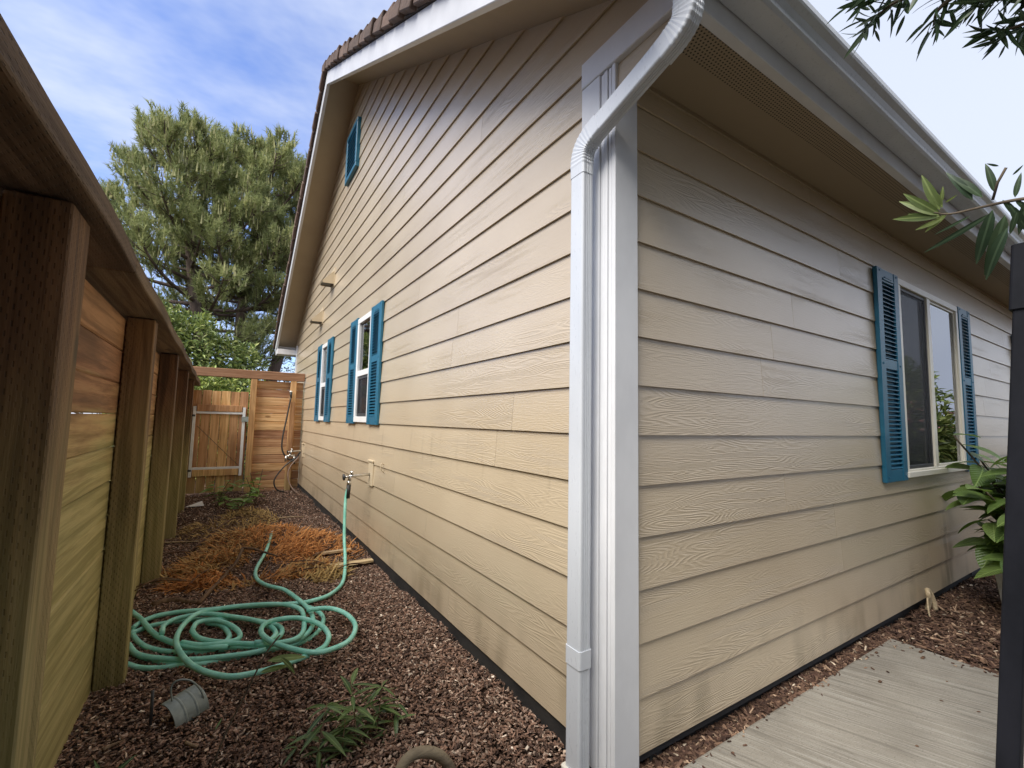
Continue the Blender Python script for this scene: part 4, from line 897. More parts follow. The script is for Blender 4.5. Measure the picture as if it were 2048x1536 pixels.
stick([p3(*q) for q in ((20,1065),(140,1035),(240,1030),(330,1045),(395,1045))], 0.022, 0.016, 'dark knobby branch lying just behind the green hose coil', zz=0.025)
stick([p3(*q) for q in ((400,1050),(480,960),(560,880),(640,790),(710,710),(760,600))], 0.014, 0.012, 'long dark branch running from the hose coil up into the orange pile', zz=[.03,.03,.04,.06,.09,.12])
stick([p3(*q) for q in ((760,600),(850,605),(930,630),(1050,665))], 0.012, 0.006, 'short dark twig across the top of the orange pile', zz=[.12,.12,.11,.08])
stick([p3(*q) for q in ((300,640),(470,510),(590,410),(680,360),(780,345))], 0.009, 0.006, 'grey twig arching along the left of the orange pile', zz=[.03,.08,.12,.13,.12])
stick([p3(*q) for q in ((80,645),(180,635),(280,625))], 0.009, 0.007, 'thin dark stick by the third fence post, nearer the camera')
stick([p3(*q) for q in ((110,555),(240,548),(400,545))], 0.008, 0.006, 'pale thin stick beside the third fence post', 'pale_stick')
stick([p3(*q) for q in ((240,320),(290,400),(330,460))], 0.006, 0.004, 'small grey twig near the fourth fence post')
stick([p3(*q) for q in ((1340,660),(1430,620),(1500,580))], 0.009, 0.007, 'brown stick beside the hose, right of the orange pile', zz=.05)
stick([p3(*q) for q in ((1190,480),(1260,455),(1325,435))], 0.012, 0.010, 'pale stick on the back right of the orange pile', 'pale_stick', zz=.06)
stick([p3(*q) for q in ((1050,355),(1150,345),(1260,342))], 0.010, 0.006, 'tan stick on bark behind the orange pile', 'pale_stick', zz=.03)
stick([p3(*q) for q in ((1430,490),(1500,470),(1590,455))], 0.007, 0.004, 'thin twig on the bark touching the house base', zz=.02)
stick([p3(*q) for q in ((1500,430),(1545,370),(1592,275))], 0.005, 0.003, 'thin reddish twig leaning against the siding behind the hose', zz=[.02,.08,.2])
stick([p3(*q) for q in ((1650,690),(1720,655),(1795,625))], 0.006, 0.004, 'thin brown twig over the pale wood scraps by the house')
stick([(205,1500),(225,1490),(248,1481)], 0.007, 0.004, 'flat tan splinter on the bark near the first fence boards', 'pale_stick')
stick([(372,1485),(383,1490),(394,1494)], 0.006, 0.005, 'short pale splinter beside the fallen hose hanger', 'pale_stick')
def plank(x0_, y0_, x1_, y1_, w, t, label):
    a = hit(x0_, y0_, 2, 0.02); b = hit(x1_, y1_, 2, 0.02); A_, B_ = Vector((a[0], a[1], 0.03)), Vector((b[0], b[1], 0.035)); d = (B_-A_).normalized(); s = d.cross(Vector((0,0,1)))*w/2; u = Vector((0,0,t))
    o = MB().hexa([A_-s, B_-s, B_+s, A_+s, A_-s+u, B_-s*0.8+u, B_+s+u, A_+s*0.7+u]).build('wood_scrap', G['scrap_wood'], bevel=0.003); return tag(o, label, 'wood scrap')
plank(630, 1113, 702, 1104, 0.05, 0.018, 'split pale wood stake behind another, left of the house base')
plank(660, 1138, 745, 1126, 0.07, 0.02, 'pale wood stake lying nearest, pointing at the house base')
ws = hit(*p3(370, 245), 2, 0.03)
MB_ = MB().add([(ws[0]-.10, ws[1]-.08, .02), (ws[0]+.10, ws[1]-.10, .025), (ws[0]+.07, ws[1]+.14, .05), (ws[0]-.10, ws[1]-.08, .026), (ws[0]+.10, ws[1]-.10, .031), (ws[0]+.07, ws[1]+.14, .056)], [(0,2,1),(3,4,5),(0,1,4,3),(1,2,5,4),(2,0,3,5)])
tag(MB_.build('paper_scrap', G['white_scrap']), 'white triangular paper scrap on the bark near the gate', 'scrap')
# frayed rope end at the eave wall
rp = MB().tube(catmull([(2.80, -0.03, 0.04), (2.79, -0.045, 0.10), (2.76, -0.05, 0.155), (2.79, -0.04, 0.175), (2.83, -0.05, 0.13), (2.85, -0.06, 0.04)], 6), 0.014, 7); rp.tube(catmull([(2.70, -0.07, 0.03), (2.71, -0.06, 0.08), (2.745, -0.05, 0.135)], 5), 0.005, 6)
tag(rp.build('rope_stub', G['rope_tan']), 'frayed tan rope stub sticking up at the eave wall base', 'rope')
# bark bits on the slab
for x_, y_, lb in ((1842,1304,'left dark bark flake of the pair on the slab'), (1846,1316,'right dark bark flake of the pair on the slab'), (1753,1306,'small dark crumb on the slab near its far edge'), (1670,1348,'small dark crumb at the slab edge by the wall'), (1760,1364,'tiny dark crumb in the middle of the slab')):
    q = hit(x_, y_, 2, 0.057); big = 'flake' in lb
    o = MB().box((q[0]-(.016 if big else .008), q[1]-.006, .0555), (q[0]+(.016 if big else .008), q[1]+.006, .063)).build('bark_flake', G['stick'], bevel=.002); tag(o, lb, 'bark')

# ------------------------------------------------------------------ leaves and plants
def leaf_mesh(name, mat, width, curve=0.25, fold=0.25, rows=7, tip=1.0):
    mb = MB(); vs = []
    for i in range(rows+1):
        t = i/rows; w = width*0.5*(math.sin(math.pi*min(1, t**0.8))**0.8)*(1 if t < 1 else 0)+0.004; z = -curve*t*t
        vs += [(-w, t, z+fold*w), (0, t, z), (w, t, z+fold*w)]
    fs = []
    for i in range(rows):
        b = i*3; fs += [(b, b+1, b+4, b+3), (b+1, b+2, b+5, b+4)]
    me = mb.add(vs, fs, True).mesh(name); me.materials.append(G[mat]); return me
def leaf(me, loc, d, up, s, parent):
    o = bpy.data.objects.new('leaf', me); link(o, parent); fix_parent(o); o.matrix_basis = frame(loc, d, up, s); return o
LM = {'dark': leaf_mesh('leaf_dark', 'leaf_dark', 0.17, 0.18), 'darkc': leaf_mesh('leaf_dark_curved', 'leaf_dark', 0.19, 0.3), 'thin': leaf_mesh('leaf_thin', 'leaf_dark', 0.09, 0.2), 'slim': leaf_mesh('leaf_slim', 'leaf_dark', 0.20, 0.2), 'lime': leaf_mesh('leaf_lime', 'leaf_lime', 0.20, 0.15), 'bam': leaf_mesh('leaf_bamboo', 'leaf_bamboo', 0.17, 0.22),
      'hyd': leaf_mesh('leaf_hydrangea', 'leaf_hydrangea', 0.62, 0.30, 0.18, 8), 'weed': leaf_mesh('leaf_weed', 'leaf_weed', 0.46, 0.25, 0.2)}
def rv(s=1.0): return Vector((random.gauss(0, s), random.gauss(0, s), random.gauss(0, s)))

# bamboo in the foreground bark
def bamboo():
    r = empty('bamboo_plant', (-0.66, 0.62, 0), 'low green bamboo plant in the bark at the bottom of the photo', 'plant')
    canes = [((620,1640),(640,1480),(655,1400)), ((700,1640),(712,1480),(700,1350)), ((730,1640),(755,1450),(765,1360)), ((760,1640),(775,1500),(800,1390)), ((660,1660),(680,1540),(690,1440)), ((590,1640),(600,1560),(590,1460)), ((640,1640),(620,1540),(600,1480)), ((790,1640),(800,1540),(820,1450)), ((740,1640),(730,1560),(725,1480))]
    for ci, c in enumerate(canes):
        yy = 0.62+random.uniform(-.06, .10)
        P_ = [hit(x_, y_, 1, yy+0.04*i) for i, (x_, y_) in enumerate(c)]; P_[0][2] = 0.0 if P_[0][2] > 0 else P_[0][2]
        pts = catmull([tuple(p) for p in P_], 6); pts = [p for p in pts]
        MB().tube(pts, [0.0028-0.0012*i/len(pts) for i in range(len(pts))], 5).build('cane', G['pale_stick'], r)
        for i in range(28):
            t = random.uniform(0.2, 1.0)**0.7; p = pts[min(len(pts)-1, int(t*(len(pts)-1)))]
            a = random.uniform(0, 6.283); d = Vector((math.cos(a), math.sin(a)*0.8, random.uniform(-0.35, 0.35)))
            leaf(LM['bam'], p, d, Vector((0, 0, 1))+rv(.25), random.uniform(0.05, 0.125), r)
    return r
bamboo()
# single arching shoot with two big leaves over the hose
sh = empty('bamboo_shoot', (-0.95, 0.75, 0), 'lone dark shoot with two long leaves arching over the hose coil', 'plant')
P_ = [tuple(hit(x_, y_, 1, yy)) for (x_, y_, yy) in ((415,1560,.72),(450,1470,.74),(490,1390,.76),(530,1310,.78),(560,1270,.79))]
MB().tube(catmull(P_, 6), 0.003, 5).build('stem', G['twig'], sh)
b0 = hit(530, 1318, 1, .78)
for (x0_, y0_, x1_, y1_, s_) in ((535,1322,618,1306,1),(520,1345,585,1325,1)):
    a = Vector(hit(x0_, y0_, 1, .78)); b = Vector(hit(x1_, y1_, 1, .80)); leaf(LM['bam'], a, b-a, (0.2, -0.7, 0.7), (b-a).length, sh)
for (x0_, y0_, x1_, y1_) in ((560,1315,600,1345),(430,1460,445,1435),(205,1535,270,1505),(235,1536,205,1520)):
    a = Vector(hit(x0_, y0_, 1, .76)); b = Vector(hit(x1_, y1_, 1, .78))
    if x0_ < 400: continue
    leaf(LM['bam'], a, b-a, (0.2, -0.7, 0.7), (b-a).length, sh)
tl = empty('grass_tuft', (-1.36, 0.72, 0), 'small green blades in the bark at the bottom left by the fence', 'plant')
for (x0_, y0_, x1_, y1_) in ((215,1560,270,1508),(205,1560,190,1520),(235,1560,300,1530)):
    a = Vector(hit(x0_, y0_, 2, 0.0)); b = Vector(hit(x1_, y1_, 1, a.y+0.02)); leaf(LM['bam'], a, b-a, (0.1, -0.6, 0.7), (b-a).length, tl)
# bent woody stem at the bottom
bs = MB().tube(catmull([tuple(hit(x_, y_, 1, .30)) for x_, y_ in ((790,1600),(798,1545),(822,1512),(855,1504),(885,1516),(905,1550),(915,1620))], 6), 0.017, 10).build('bent_stem', G['bark_stem'])
tag(bs, 'thick grey brown stem bent in a hoop at the bottom edge', 'stem')

# weeds by the gate
def weed(bx, by, hgt, nl, spread, label):
    r = empty('leafy_weed', (bx, by, 0), label, 'plant', 'green weeds before the gate')
    for s_ in range(3):
        top = Vector((bx+random.gauss(0, spread), by+random.gauss(0, spread), hgt*random.uniform(.7, 1.05)))
        pts = catmull([(bx, by, 0), tuple((Vector((bx, by, 0))+top)/2+rv(.02)), tuple(top)], 5); MB().tube(pts, 0.004, 5).build('stem', G['twig'], r)
        for i in range(nl):
            t = 0.3+0.7*(i+.5)/nl; p = pts[int(t*(len(pts)-1))]; a = random.uniform(0, 6.283)
            leaf(LM['weed'], p, Vector((math.cos(a), math.sin(a), random.uniform(-.1, .45))), Vector((0,0,1))+rv(.2), random.uniform(.09, .17), r)
for x_, y_, h_, lb in ((432,1015,.38,'left of the three green weeds before the gate'),(470,1030,.32,'front of the three green weeds, beside the orange pile'),(512,1010,.46,'right, tallest of the three green weeds before the gate')):
    w = hit(x_, y_, 2, 0.0); weed(w[0], w[1], h_, 10, .12, lb)

# hydrangea in a white planter
pl = MB(); cx, cy = 3.36, -0.45
for i in range(4):
    pass
pb = MB(); z0_, z1_ = 0.02, 0.42; w0, w1 = 0.15, 0.185
pb.hexa([(cx-w0, cy-w0, z0_), (cx+w0, cy-w0, z0_), (cx+w0, cy+w0, z0_), (cx-w0, cy+w0, z0_), (cx-w1, cy-w1, z1_-0.05), (cx+w1, cy-w1, z1_-0.05), (cx+w1, cy+w1, z1_-0.05), (cx-w1, cy+w1, z1_-0.05)])
pb.box((cx-w1-.015, cy-w1-.015, z1_-0.049), (cx+w1+.015, cy+w1+.015, z1_))
po = pb.build('planter', G['planter_white'], bevel=.006); tag(po, 'white square planter half hidden behind the black post', 'planter')
hy = empty('hydrangea', (cx, cy, 0.40), 'hydrangea with broad ribbed green leaves spilling from the white planter', 'plant')
hr = random.Random(11)
for s_ in range(42):
    a = hr.uniform(0, 6.283); tp = Vector((cx+math.cos(a)*hr.uniform(.10, .34)-.10, cy+math.sin(a)*hr.uniform(.1, .28)+.08, hr.uniform(.16, 1.20)))
    pts = catmull([(cx, cy, .38), ((cx+tp.x)/2, (cy+tp.y)/2, .2+tp.z*.55), tuple(tp)], 5); MB().tube(pts, .006, 5).build('stem', G['twig'], hy)
    for i in range(8):
        p = pts[min(len(pts)-1, int((.35+.65*(i+1)/8)*(len(pts)-1)))]; b = hr.uniform(0, 6.283)
        leaf(LM['hyd'], p, Vector((math.cos(b), math.sin(b), hr.uniform(-.45, .45))), Vector((0, -.2, 1))+rv(.2), hr.uniform(.14, .24), hy)

# leaning black post on the right
Bq = hit(1998, 1640, 2, 0.055)
def closest(px_, py_):   # point on the pixel ray nearest the vertical through the foot
    r = ROT @ np.array([px_-1024.0, -(py_-768.0), -FPX]); h = r[:2]; t = np.dot(Bq[:2]-CAM[:2], h)/np.dot(h, h); return CAM+r*t
Tq = closest(2036, 450); Mq = closest(2031, 603)
foot = Vector((Bq[0]+.105, Bq[1], .055)); top = Vector(Tq.tolist())+Vector((.145, 0, 0)); ax_ = top-foot
def on(t): return foot+ax_*t
tm_ = (Mq[2]-foot.z)/ax_.z
bp = MB().sweep([on(0), on(tm_)], rrect(.026, .026, .006), up=(0, 1, 0)).build('black_post', G['post_black']); tag(bp, 'leaning black post with a wider sleeve on top at the right edge', 'post')
MB().sweep([on(tm_-.003), on(.985)], rrect(.034, .034, .008), up=(0, 1, 0)).build('sleeve', G['post_black'], bp, bevel=.002)
MB().sweep([foot-Vector((0,0,.001)), foot+Vector((0,0,.02))], rrect(.07, .07, .01), up=(0, 1, 0)).build('base_plate', G['post_black'], bp)

# ------------------------------------------------------------------ overhanging tree on the right (trunk outside the frame)
tr = empty('overhanging_tree', (2.7, -1.55, 0), 'tree with long narrow leaves hanging in over the gutter at top right', 'tree')
MB().tube(catmull([(2.7, -1.55, -.05), (2.72, -1.5, 1.2), (2.66, -1.42, 2.4), (2.7, -1.2, 3.4), (2.9, -1.0, 4.2)], 6), [.07-.045*i/24 for i in range(25)], 9).build('trunk', G['bark_stem'], tr)
def on_ray(x_, y_, y):      # near twigs hang about 1.3 m from the camera, the upper limbs about 2.3 m
    r = ROT @ np.array([x_-1024.0, -(y_-768.0), -FPX]); r = r/np.linalg.norm(r); return Vector((CAM+r*(1.35 if y < -.7 else 2.3+.3*(y+.4))).tolist())
n1_ = [on_ray(2180, 380, -.95), on_ray(2090, 392, -.90), on_ray(2020, 402, -.88), on_ray(1960, 415, -.86), on_ray(1900, 428, -.85), on_ray(1868, 425, -.845)]
MB().tube(catmull([(2.66, -1.42, 2.35)]+[tuple(p) for p in n1_], 6), [.005-.0037*i/36 for i in range(37)], 7).build('limb', G['twig'], tr)
def seg_leaf(kind, x0_, y0_, x1_, y1_, y, up=(0, -.6, .8), dy=0.03):
    a = on_ray(x0_, y0_, y); b = on_ray(x1_, y1_, y+dy); d = b-a
    leaf(LM[kind], a, d, Vector((CAM-np.array(a)).tolist()).normalized()+Vector((random.uniform(-.45, .45), random.uniform(-.3, .3), random.uniform(-.2, .5))), d.length, tr)
for q in (('darkc',1985,420,1950,530), ('darkc',2010,430,1975,552), ('darkc',2015,455,1960,560), ('thin',1985,425,1850,508), ('thin',1940,432,1868,470), ('dark',1945,400,1898,340), ('dark',1965,395,1905,345), ('lime',1880,420,1842,350), ('lime',1885,415,1860,372),
          ('lime',1880,428,1805,388), ('lime',1878,430,1800,400), ('lime',1880,432,1785,438), ('lime',1884,438,1830,460), ('lime',1878,436,1815,428), ('lime',1890,405,1915,390), ('lime',1895,425,1850,465), ('lime',1880,410,1888,372), ('darkc',2005,400,2048,440), ('dark',2020,410,2060,470), ('dark',2030,400,2075,430),
          ('dark',1990,385,1975,325), ('dark',2025,350,2048,330), ('dark',1998,332,1972,328), ('dark',2030,395,2040,345), ('dark',2035,420,2020,470), ('dark',2052,400,2040,470)):
    seg_leaf('slim' if q[0] == 'dark' else q[0], *q[1:], -.86)
# small twig from the limb up to the leaves at (2010,330)
MB().tube([on_ray(1985, 400, -.86), on_ray(1995, 365, -.86), on_ray(2012, 335, -.86)], .0025, 5).build('limb', G['twig'], tr)
# upper limbs behind the gutter line
TB = -0.40
ul = [[(2250,-120),(2120,-40),(2000,-10),(1900,10),(1800,20),(1750,50),(1728,72)], [(2000,-10),(1920,5),(1870,40),(1858,75)], [(2250,-60),(2130,10),(2060,60),(2010,80),(1985,85)], [(1900,-30),(1800,-10),(1745,10),(1705,28)], [(2120,-40),(2050,0),(1990,20),(1940,25)]]
starts = {0: (2.7, -1.2, 3.4), 2: (2.7, -1.2, 3.4)}
random.seed(21)
for i, u in enumerate(ul):
    pts = [on_ray(a+8, b-22, TB-.03*i) for a, b in u]
    if i in starts: pts = [Vector(starts[i])]+pts
    c = catmull([tuple(p) for p in pts], 7); MB().tube(c, [.012-.0105*k_/len(c) for k_ in range(len(c))], 6).build('limb', G['twig'], tr)
    for k_, p in enumerate(c):
        if i in starts and k_ < 9: continue
        for j in range(2 if i != 1 else 1):
            d = (c[min(k_+1, len(c)-1)]-c[max(k_-1, 0)]).normalized()*random.uniform(.2, .9)+rv(.6)+Vector((0, 0, -.15))
            leaf(LM['dark'], p+rv(.01), d, rv(1), random.uniform(.045, .10), tr)
for q in ((1810,30,1790,75),(1850,45,1808,85),(1858,62,1835,110),(1880,40,1862,78),(1860,60,1890,40),(1995,82,1958,70),(1995,82,1940,96),(2000,84,1960,120),(1985,60,2005,40),(2010,90,1998,118),(1750,60,1760,85),(1900,20,1915,58),(1950,25,1930,55)):
    seg_leaf('dark', *q, TB-.04)

SHADE_LUMPS = [(-2.6, -4.6, 1.9, 1.6, .8, 1.9), (-.4, -4.8, 1.9, 1.6, .8, 1.9), (1.8, -4.9, 1.9, 1.6, .8, 1.9), (2.0, -2.4, 4.0, 1.5, 1.0, .8), (.6, -2.6, 3.8, 1.7, 1.1, .8), (2.4, -4.0, 3.6, 2.4, 1.1, 1.1), (-1.2, -3.2, 3.6, 1.3, 1.2, .8), (-1.5, -2.7, 1.5, 1.1, .8, 1.6), (-.2, -3.2, 1.6, 1.1, .9, 1.6)]  # unseen leaf lumps behind the camera, added to shade eave wall and posts
def crown(t, lumps, n_, size, pal, seed):
    g_ = np.random.default_rng(seed); Lm = np.array(lumps); ci = g_.integers(len(lumps), size=n_)
    dr = g_.normal(0, 1, (n_, 3)); dr /= np.linalg.norm(dr, axis=1)[:, None]; P0 = Lm[ci, :3]+dr*Lm[ci, 3:6]*g_.uniform(.3, 1, (n_, 1))**.5
    P0 = P0[(P0[:, 1] < -1.35) & (P0[:, 2] > 0.05)]; m_ = len(P0); d = g_.normal(0, 1, (m_, 3)); d[:, 2] -= .5; d /= np.linalg.norm(d, axis=1)[:, None]
    sd_ = np.cross(d, g_.normal(0, 1, (m_, 3))+np.array([0, 0, 1.5])); sd_ /= np.linalg.norm(sd_, axis=1)[:, None]+1e-9; ln = size*g_.uniform(.7, 1.3, (m_, 1)); wd = ln*.2
    V = np.stack([P0, P0+d*ln*.5-sd_*wd*.5, P0+d*ln, P0+d*ln*.5+sd_*wd*.5], 1).reshape(-1, 3); F = np.arange(m_*4).reshape(-1, 4)
    cc = np.array(pal)[g_.integers(len(pal), size=m_)]*g_.uniform(.7, 1.3, (m_, 1)); np_mesh('crown', V, F, G['foliage'], t, np.repeat(cc, 4, 0))
    for l in lumps: MB().tube(catmull([(2.72, -1.45, 2.2), ((2.7+l[0])/2, (-1.5+l[1])/2, 3.1), (l[0], l[1], l[2])], 5), [.04-.003*i for i in range(11)], 6).build('limb', G['twig'], t)  # limbs reaching out to the added shade lumps
crown(tr, SHADE_LUMPS, 30000, .20, [(.03, .05, .022), (.05, .08, .03), (.08, .12, .04)], 31)

# ------------------------------------------------------------------ background trees
def pine(name, base, path, crown0, spread, n_br, label, seed, cand=1.0, squash=1.0):
    r_ = random.Random(seed); g_ = np.random.default_rng(seed)
    t = empty(name, base, label, 'tree', 'pines behind the gate')
    tr_ = catmull(path, 8); H = tr_[-1].z
    MB().tube(tr_, [0.21*(1-.88*(p.z/H))+.012 for p in tr_], 9).build('trunk', G['pine_bark'], t)
    wood = MB(); tips = []
    def at_h(z):
        for a, b in zip(tr_[:-1], tr_[1:]):
            if a.z <= z <= b.z: return a.lerp(b, (z-a.z)/max(1e-6, b.z-a.z))
        return tr_[-1]
    for i in range(n_br):
        f = (i+r_.random())/n_br; z = crown0+(H-crown0)*f**0.9; p = at_h(z); a = i*2.399+r_.uniform(-.4, .4)
        ln = spread*(1-f)**0.62*r_.uniform(.62, 1.08)*(0.75+.25*min(1, f*5))+.25
        d = Vector((math.cos(a), math.sin(a)*squash, 0)); up = 0.05+.55*f
        q = [p, p+d*ln*.45+Vector((0, 0, ln*(up*.35))), p+d*ln*.8+Vector((0, 0, ln*(up*.8+.06))), p+d*ln+Vector((0, 0, ln*(up*1.1+.2)))]
        c = catmull([tuple(v) for v in q], 5); wood.tube(c, [.045*(1-.85*k/len(c))*(.4+ln/spread) for k in range(len(c))], 5)
        ns = int(5+ln*4.2)
        for s in range(ns):
            u = .28+.72*(s+r_.random())/ns; b = c[min(len(c)-1, int(u*(len(c)-1)))]
            sd_ = d.cross(Vector((0,0,1)))*r_.choice((-1, 1)); l2 = (.28+.5*(1-u))*r_.uniform(.7, 1.3)*min(1.3, .5+ln*.35)
            e = b+(d*r_.uniform(.3, .8)+sd_*r_.uniform(.1, .9)+Vector((0, 0, r_.uniform(.15, .7)))).normalized()*l2
            wood.tube([b, (b+e)/2-Vector((0,0,.03)), e], [.012, .009, .006], 4)
            for k in range(r_.choice((3, 4, 4, 5))):
                w = b.lerp(e, .35+.65*(k+1)/5)+Vector((r_.gauss(0, .10), r_.gauss(0, .10), r_.gauss(0, .06)))
                tips.append((w.x, w.y, w.z, f, (e-b).normalized().x, (e-b).normalized().y))
    for k in range(10): tips.append((tr_[-1].x+r_.gauss(0, .10), tr_[-1].y+r_.gauss(0, .1), tr_[-1].z-k*.07, 1, 0, 0))
    wood.build('branches', G['pine_bark'], t)
    T = np.array(tips); n_ = len(T); K = 38
    P0 = np.repeat(T[:, :3], K, 0); ax = np.stack([T[:, 4]*.7, T[:, 5]*.7, np.full(n_, 1.0)], -1); ax /= np.linalg.norm(ax, axis=1)[:, None]
    d = np.repeat(ax, K, 0)*.75+g_.normal(0, .5, (n_*K, 3)); d /= np.linalg.norm(d, axis=1)[:, None]
    base_off = np.repeat(ax, K, 0)*g_.uniform(-.10, .24, (n_*K, 1)); ln = g_.uniform(.10, .19, (n_*K, 1)); P0 = P0+base_off
    sd_ = np.cross(d, g_.normal(0, 1, (n_*K, 3))); sd_ /= np.linalg.norm(sd_, axis=1)[:, None]+1e-9; wd = .0095
    V = np.stack([P0-sd_*wd, P0+sd_*wd, P0+d*ln], 1).reshape(-1, 3); F = np.arange(len(V)).reshape(-1, 3)
    c0, c1, c2 = np.array([.14, .18, .08]), np.array([.32, .36, .15]), np.array([.48, .50, .23])
    tt = np.repeat(g_.uniform(0, 1, n_), K)[:, None]*.6+g_.uniform(0, .4, (n_*K, 1)); cc = np.where(tt < .5, c0+(c1-c0)*tt*2, c1+(c2-c1)*(tt-.5)*2)
    np_mesh('needles', V, F, G['needles'], t, np.repeat(cc, 3, 0))
    # pale upright candles
    sel = T[g_.random(n_) < cand*(.25+.5*T[:, 3])]; V = []; F = []; C = []; b = 0
    for q in sel:
        for k in range(r_.choice((1, 2, 3))):
            x, y, z = q[0]+r_.gauss(0, .06), q[1]+r_.gauss(0, .06), q[2]+r_.uniform(.0, .08); h = r_.uniform(.14, .32); w = .019
            V += [(x-w, y-w*.6, z), (x+w, y-w*.6, z), (x, y+w, z), (x+r_.gauss(0, .015), y+r_.gauss(0, .015), z+h)]; F += [(b, b+1, b+3), (b+1, b+2, b+3), (b+2, b, b+3)]; b += 4
            C += [np.array([.58, .57, .30])*r_.uniform(.7, 1.2)]*4
    np_mesh('candles', np.array(V), np.array(F), G['needles'], t, np.array(C))
    return t
pine('pine_tree', (-1.9, 13.2, 0), [(-1.6, 13.2, -.1), (-1.7, 13.2, 2.5), (-2.1, 13.1, 5.0), (-2.3, 13.0, 7.0), (-2.42, 13.0, 8.35)], 2.4, 2.6, 58, 'tallest pine with pale candles, left of the two crowns behind the gate', 4)
pine('pine_tree', (-.85, 13.6, 0), [(-.75, 13.6, -.1), (-.85, 13.6, 2.5), (-.90, 13.6, 4.2), (-.7, 13.6, 6.2), (-.55, 13.7, 7.6), (-.55, 13.7, 8.75)], 3.9, 2.6, 54, 'thick trunked pine right of the tallest one, beside the gable', 9)
pine('pine_tree', (-.55, 14.2, 0), [(-.45, 14.2, -.1), (.05, 14.2, 2.6), (.55, 14.2, 4.6), (.95, 14.3, 6.6), (1.05, 14.3, 8.6)], 3.4, 2.4, 30, 'leaning pine mostly hidden behind the gable eave', 15)

def shrub(name, lumps, n_, size, pal, label, base, seed, mat='foliage', cat='shrub', trunk=True, flower=None):
    g_ = np.random.default_rng(seed); t = empty(name, base, label, cat)
    Vs, Cs = [], []; Wt = np.array([l[3]*l[4]*l[5] for l in lumps])**.67; Wt /= Wt.sum()
    ci = g_.choice(len(lumps), n_, p=Wt); Lm = np.array(lumps)
    dirs = g_.normal(0, 1, (n_, 3)); dirs /= np.linalg.norm(dirs, axis=1)[:, None]
    bumpy = 1+.16*np.sin(dirs[:, 0]*7+ci)+.14*np.sin(dirs[:, 1]*9+2*ci)*np.cos(dirs[:, 2]*8)
    rad = bumpy*np.clip(1-np.abs(g_.normal(0, .16, n_)), .3, 1.1)
    P0 = Lm[ci, :3]+dirs*Lm[ci, 3:6]*rad[:, None]; ok = P0[:, 2] > .03; P0 = P0[ok]; dirs = dirs[ok]; m_ = len(P0)
    d = dirs+g_.normal(0, .7, (m_, 3)); d[:, 2] -= .25; d /= np.linalg.norm(d, axis=1)[:, None]
    up = dirs*.8+np.array([0, 0, .8])+g_.normal(0, .5, (m_, 3)); sd_ = np.cross(d, up); sd_ /= np.linalg.norm(sd_, axis=1)[:, None]+1e-9; nn = np.cross(sd_, d)
    ln = size*g_.uniform(.7, 1.3, (m_, 1)); wd = ln*.34
    V = np.stack([P0, P0+d*ln*.5-sd_*wd*.5+nn*wd*.15, P0+d*ln-nn*ln*.12, P0+d*ln*.5+sd_*wd*.5+nn*wd*.15], 1).reshape(-1, 3)
    b = np.arange(m_)*4; F = np.concatenate([np.stack([b, b+1, b+2], -1), np.stack([b, b+2, b+3], -1)])
    pal = np.array(pal); k = g_.choice(len(pal), m_, p=pal[:, 3]/pal[:, 3].sum()); cc = pal[k, :3]*g_.uniform(.7, 1.3, (m_, 1))
    np_mesh('crown', V, F, G[mat], t, np.repeat(cc, 4, 0))
    w = MB()
    for l in lumps[:8]:
        w.tube(catmull([(base[0], base[1], -.05), ((base[0]+l[0])/2, (base[1]+l[1])/2, l[2]*.5), (l[0], l[1], l[2]+.1)], 4), [.05-.004*i for i in range(9)], 6)
    w.build('trunk', G['twig'], t)
    if flower: flower(t, g_, P0, dirs)
    return t
LP_ = [(.10, .15, .045, 3), (.20, .26, .075, 3), (.32, .39, .11, 2.4), (.50, .53, .21, 1.2)]
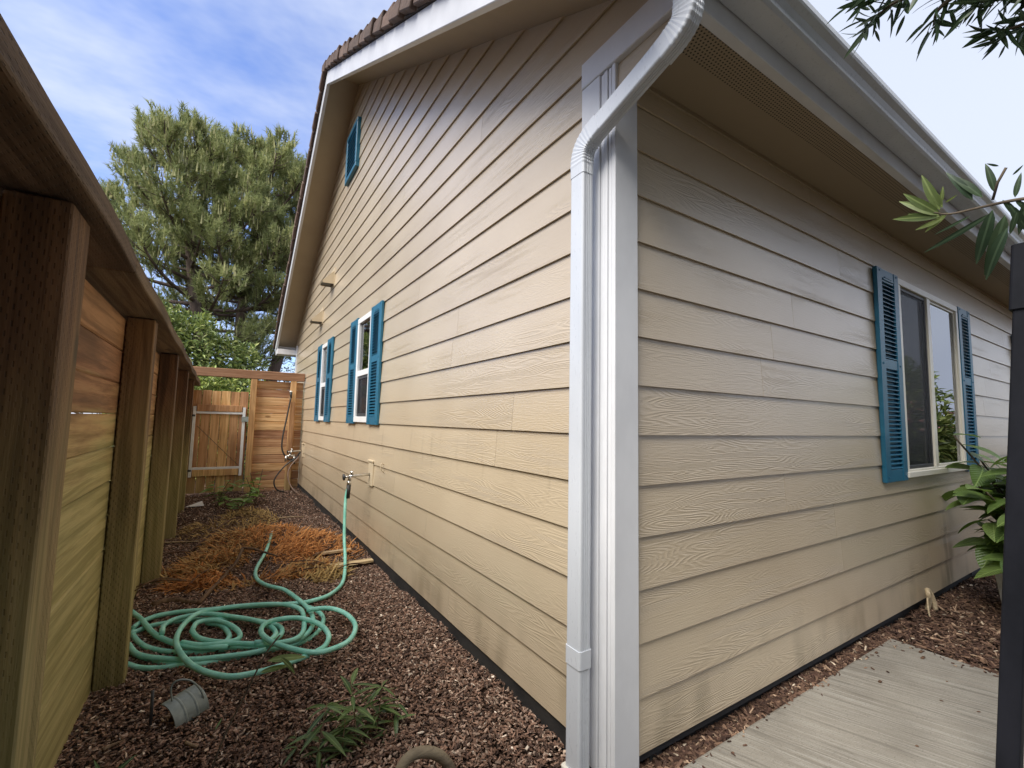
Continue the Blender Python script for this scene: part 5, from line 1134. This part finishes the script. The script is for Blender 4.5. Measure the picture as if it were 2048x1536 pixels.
shrub('laurel_tree', [(-2.4, 10.3, 2.2, .9, .8, 1.0), (-1.7, 10.2, 2.3, .8, .7, .95), (-2.9, 10.4, 2.9, .8, .7, .7), (-2.0, 10.5, 2.9, .6, .6, .5), (-1.3, 10.2, 1.7, .7, .6, .75), (-2.1, 10.0, 1.2, 1.0, .7, 1.0), (-.9, 10.4, 2.3, .5, .5, .5)], 17000, .12, LP_, 'broad leafed glossy green tree behind the fence corner, below the pines', (-2.0, 10.3, 0), 5, cat='tree')
LY = [(.17, .24, .06, 3), (.29, .36, .09, 3), (.45, .49, .15, 1.5)]
shrub('yellow_green_shrub', [(-1.5, 9.2, 1.5, .55, .4, .55), (-.9, 9.2, 1.55, .55, .4, .5), (-.45, 9.3, 1.3, .5, .4, .55), (-1.9, 9.2, 1.6, .4, .4, .5), (-1.2, 9.1, .8, .9, .4, .8)], 7000, .11, LY, 'yellow green shrub showing between the gate top and the beam', (-1.1, 9.2, 0), 6)
shrub('far_hedge', [(x, 17.5, 1.6, 1.3, .9, 1.9) for x in (-6, -4, -2.2, -.4, 1.4)], 6000, .16, [(.03, .05, .02, 2), (.06, .085, .03, 2)], 'dark hedge far behind the pine trunks', (-2, 17.5, 0), 8, cat='hedge')
def blooms(t, g_, P0, dirs):
    for i in range(420):
        k = g_.integers(len(P0)); p = P0[k]+dirs[k]*.05
        if p[2] < 1.12 or dirs[k][0] > .5: continue
        f = MB()
        for j in range(6):
            a = j*1.047; f.tube([tuple(p), (p[0]+.05*math.cos(a), p[1]+.05*math.sin(a), p[2]+.04), (p[0]+.075*math.cos(a), p[1]+.075*math.sin(a), p[2]+.03)], [.012, .03, .012], 5)
        f.build('bloom', G['pink_bloom'], t)
basic('pink_bloom', (.70, .30, .30), (.85, .55, .50), (12, 12, 12), .6, .1, .001)
shrub('rhododendron', [(7.4, -1.5, .8, .8, .6, .75), (8.6, -1.8, .9, .9, .7, .8), (9.8, -2.2, .9, .9, .7, .8)], 16000, .13, LP_, 'dark green rhododendron with pink blooms mirrored in the eave window', (8.4, -1.8, 0), 12, flower=blooms)
shrub('mirrored_tree', [(10.5, -2.6, 1.9, .9, .8, .7), (12.0, -3.2, 2.1, 1.0, .8, .8), (12.5, -3.4, 1.2, 1.3, .9, 1.1)], 9000, .16, LY, 'green tree mirrored in the eave window above the pink blooms', (11.4, -3.0, 0), 14, cat='tree')
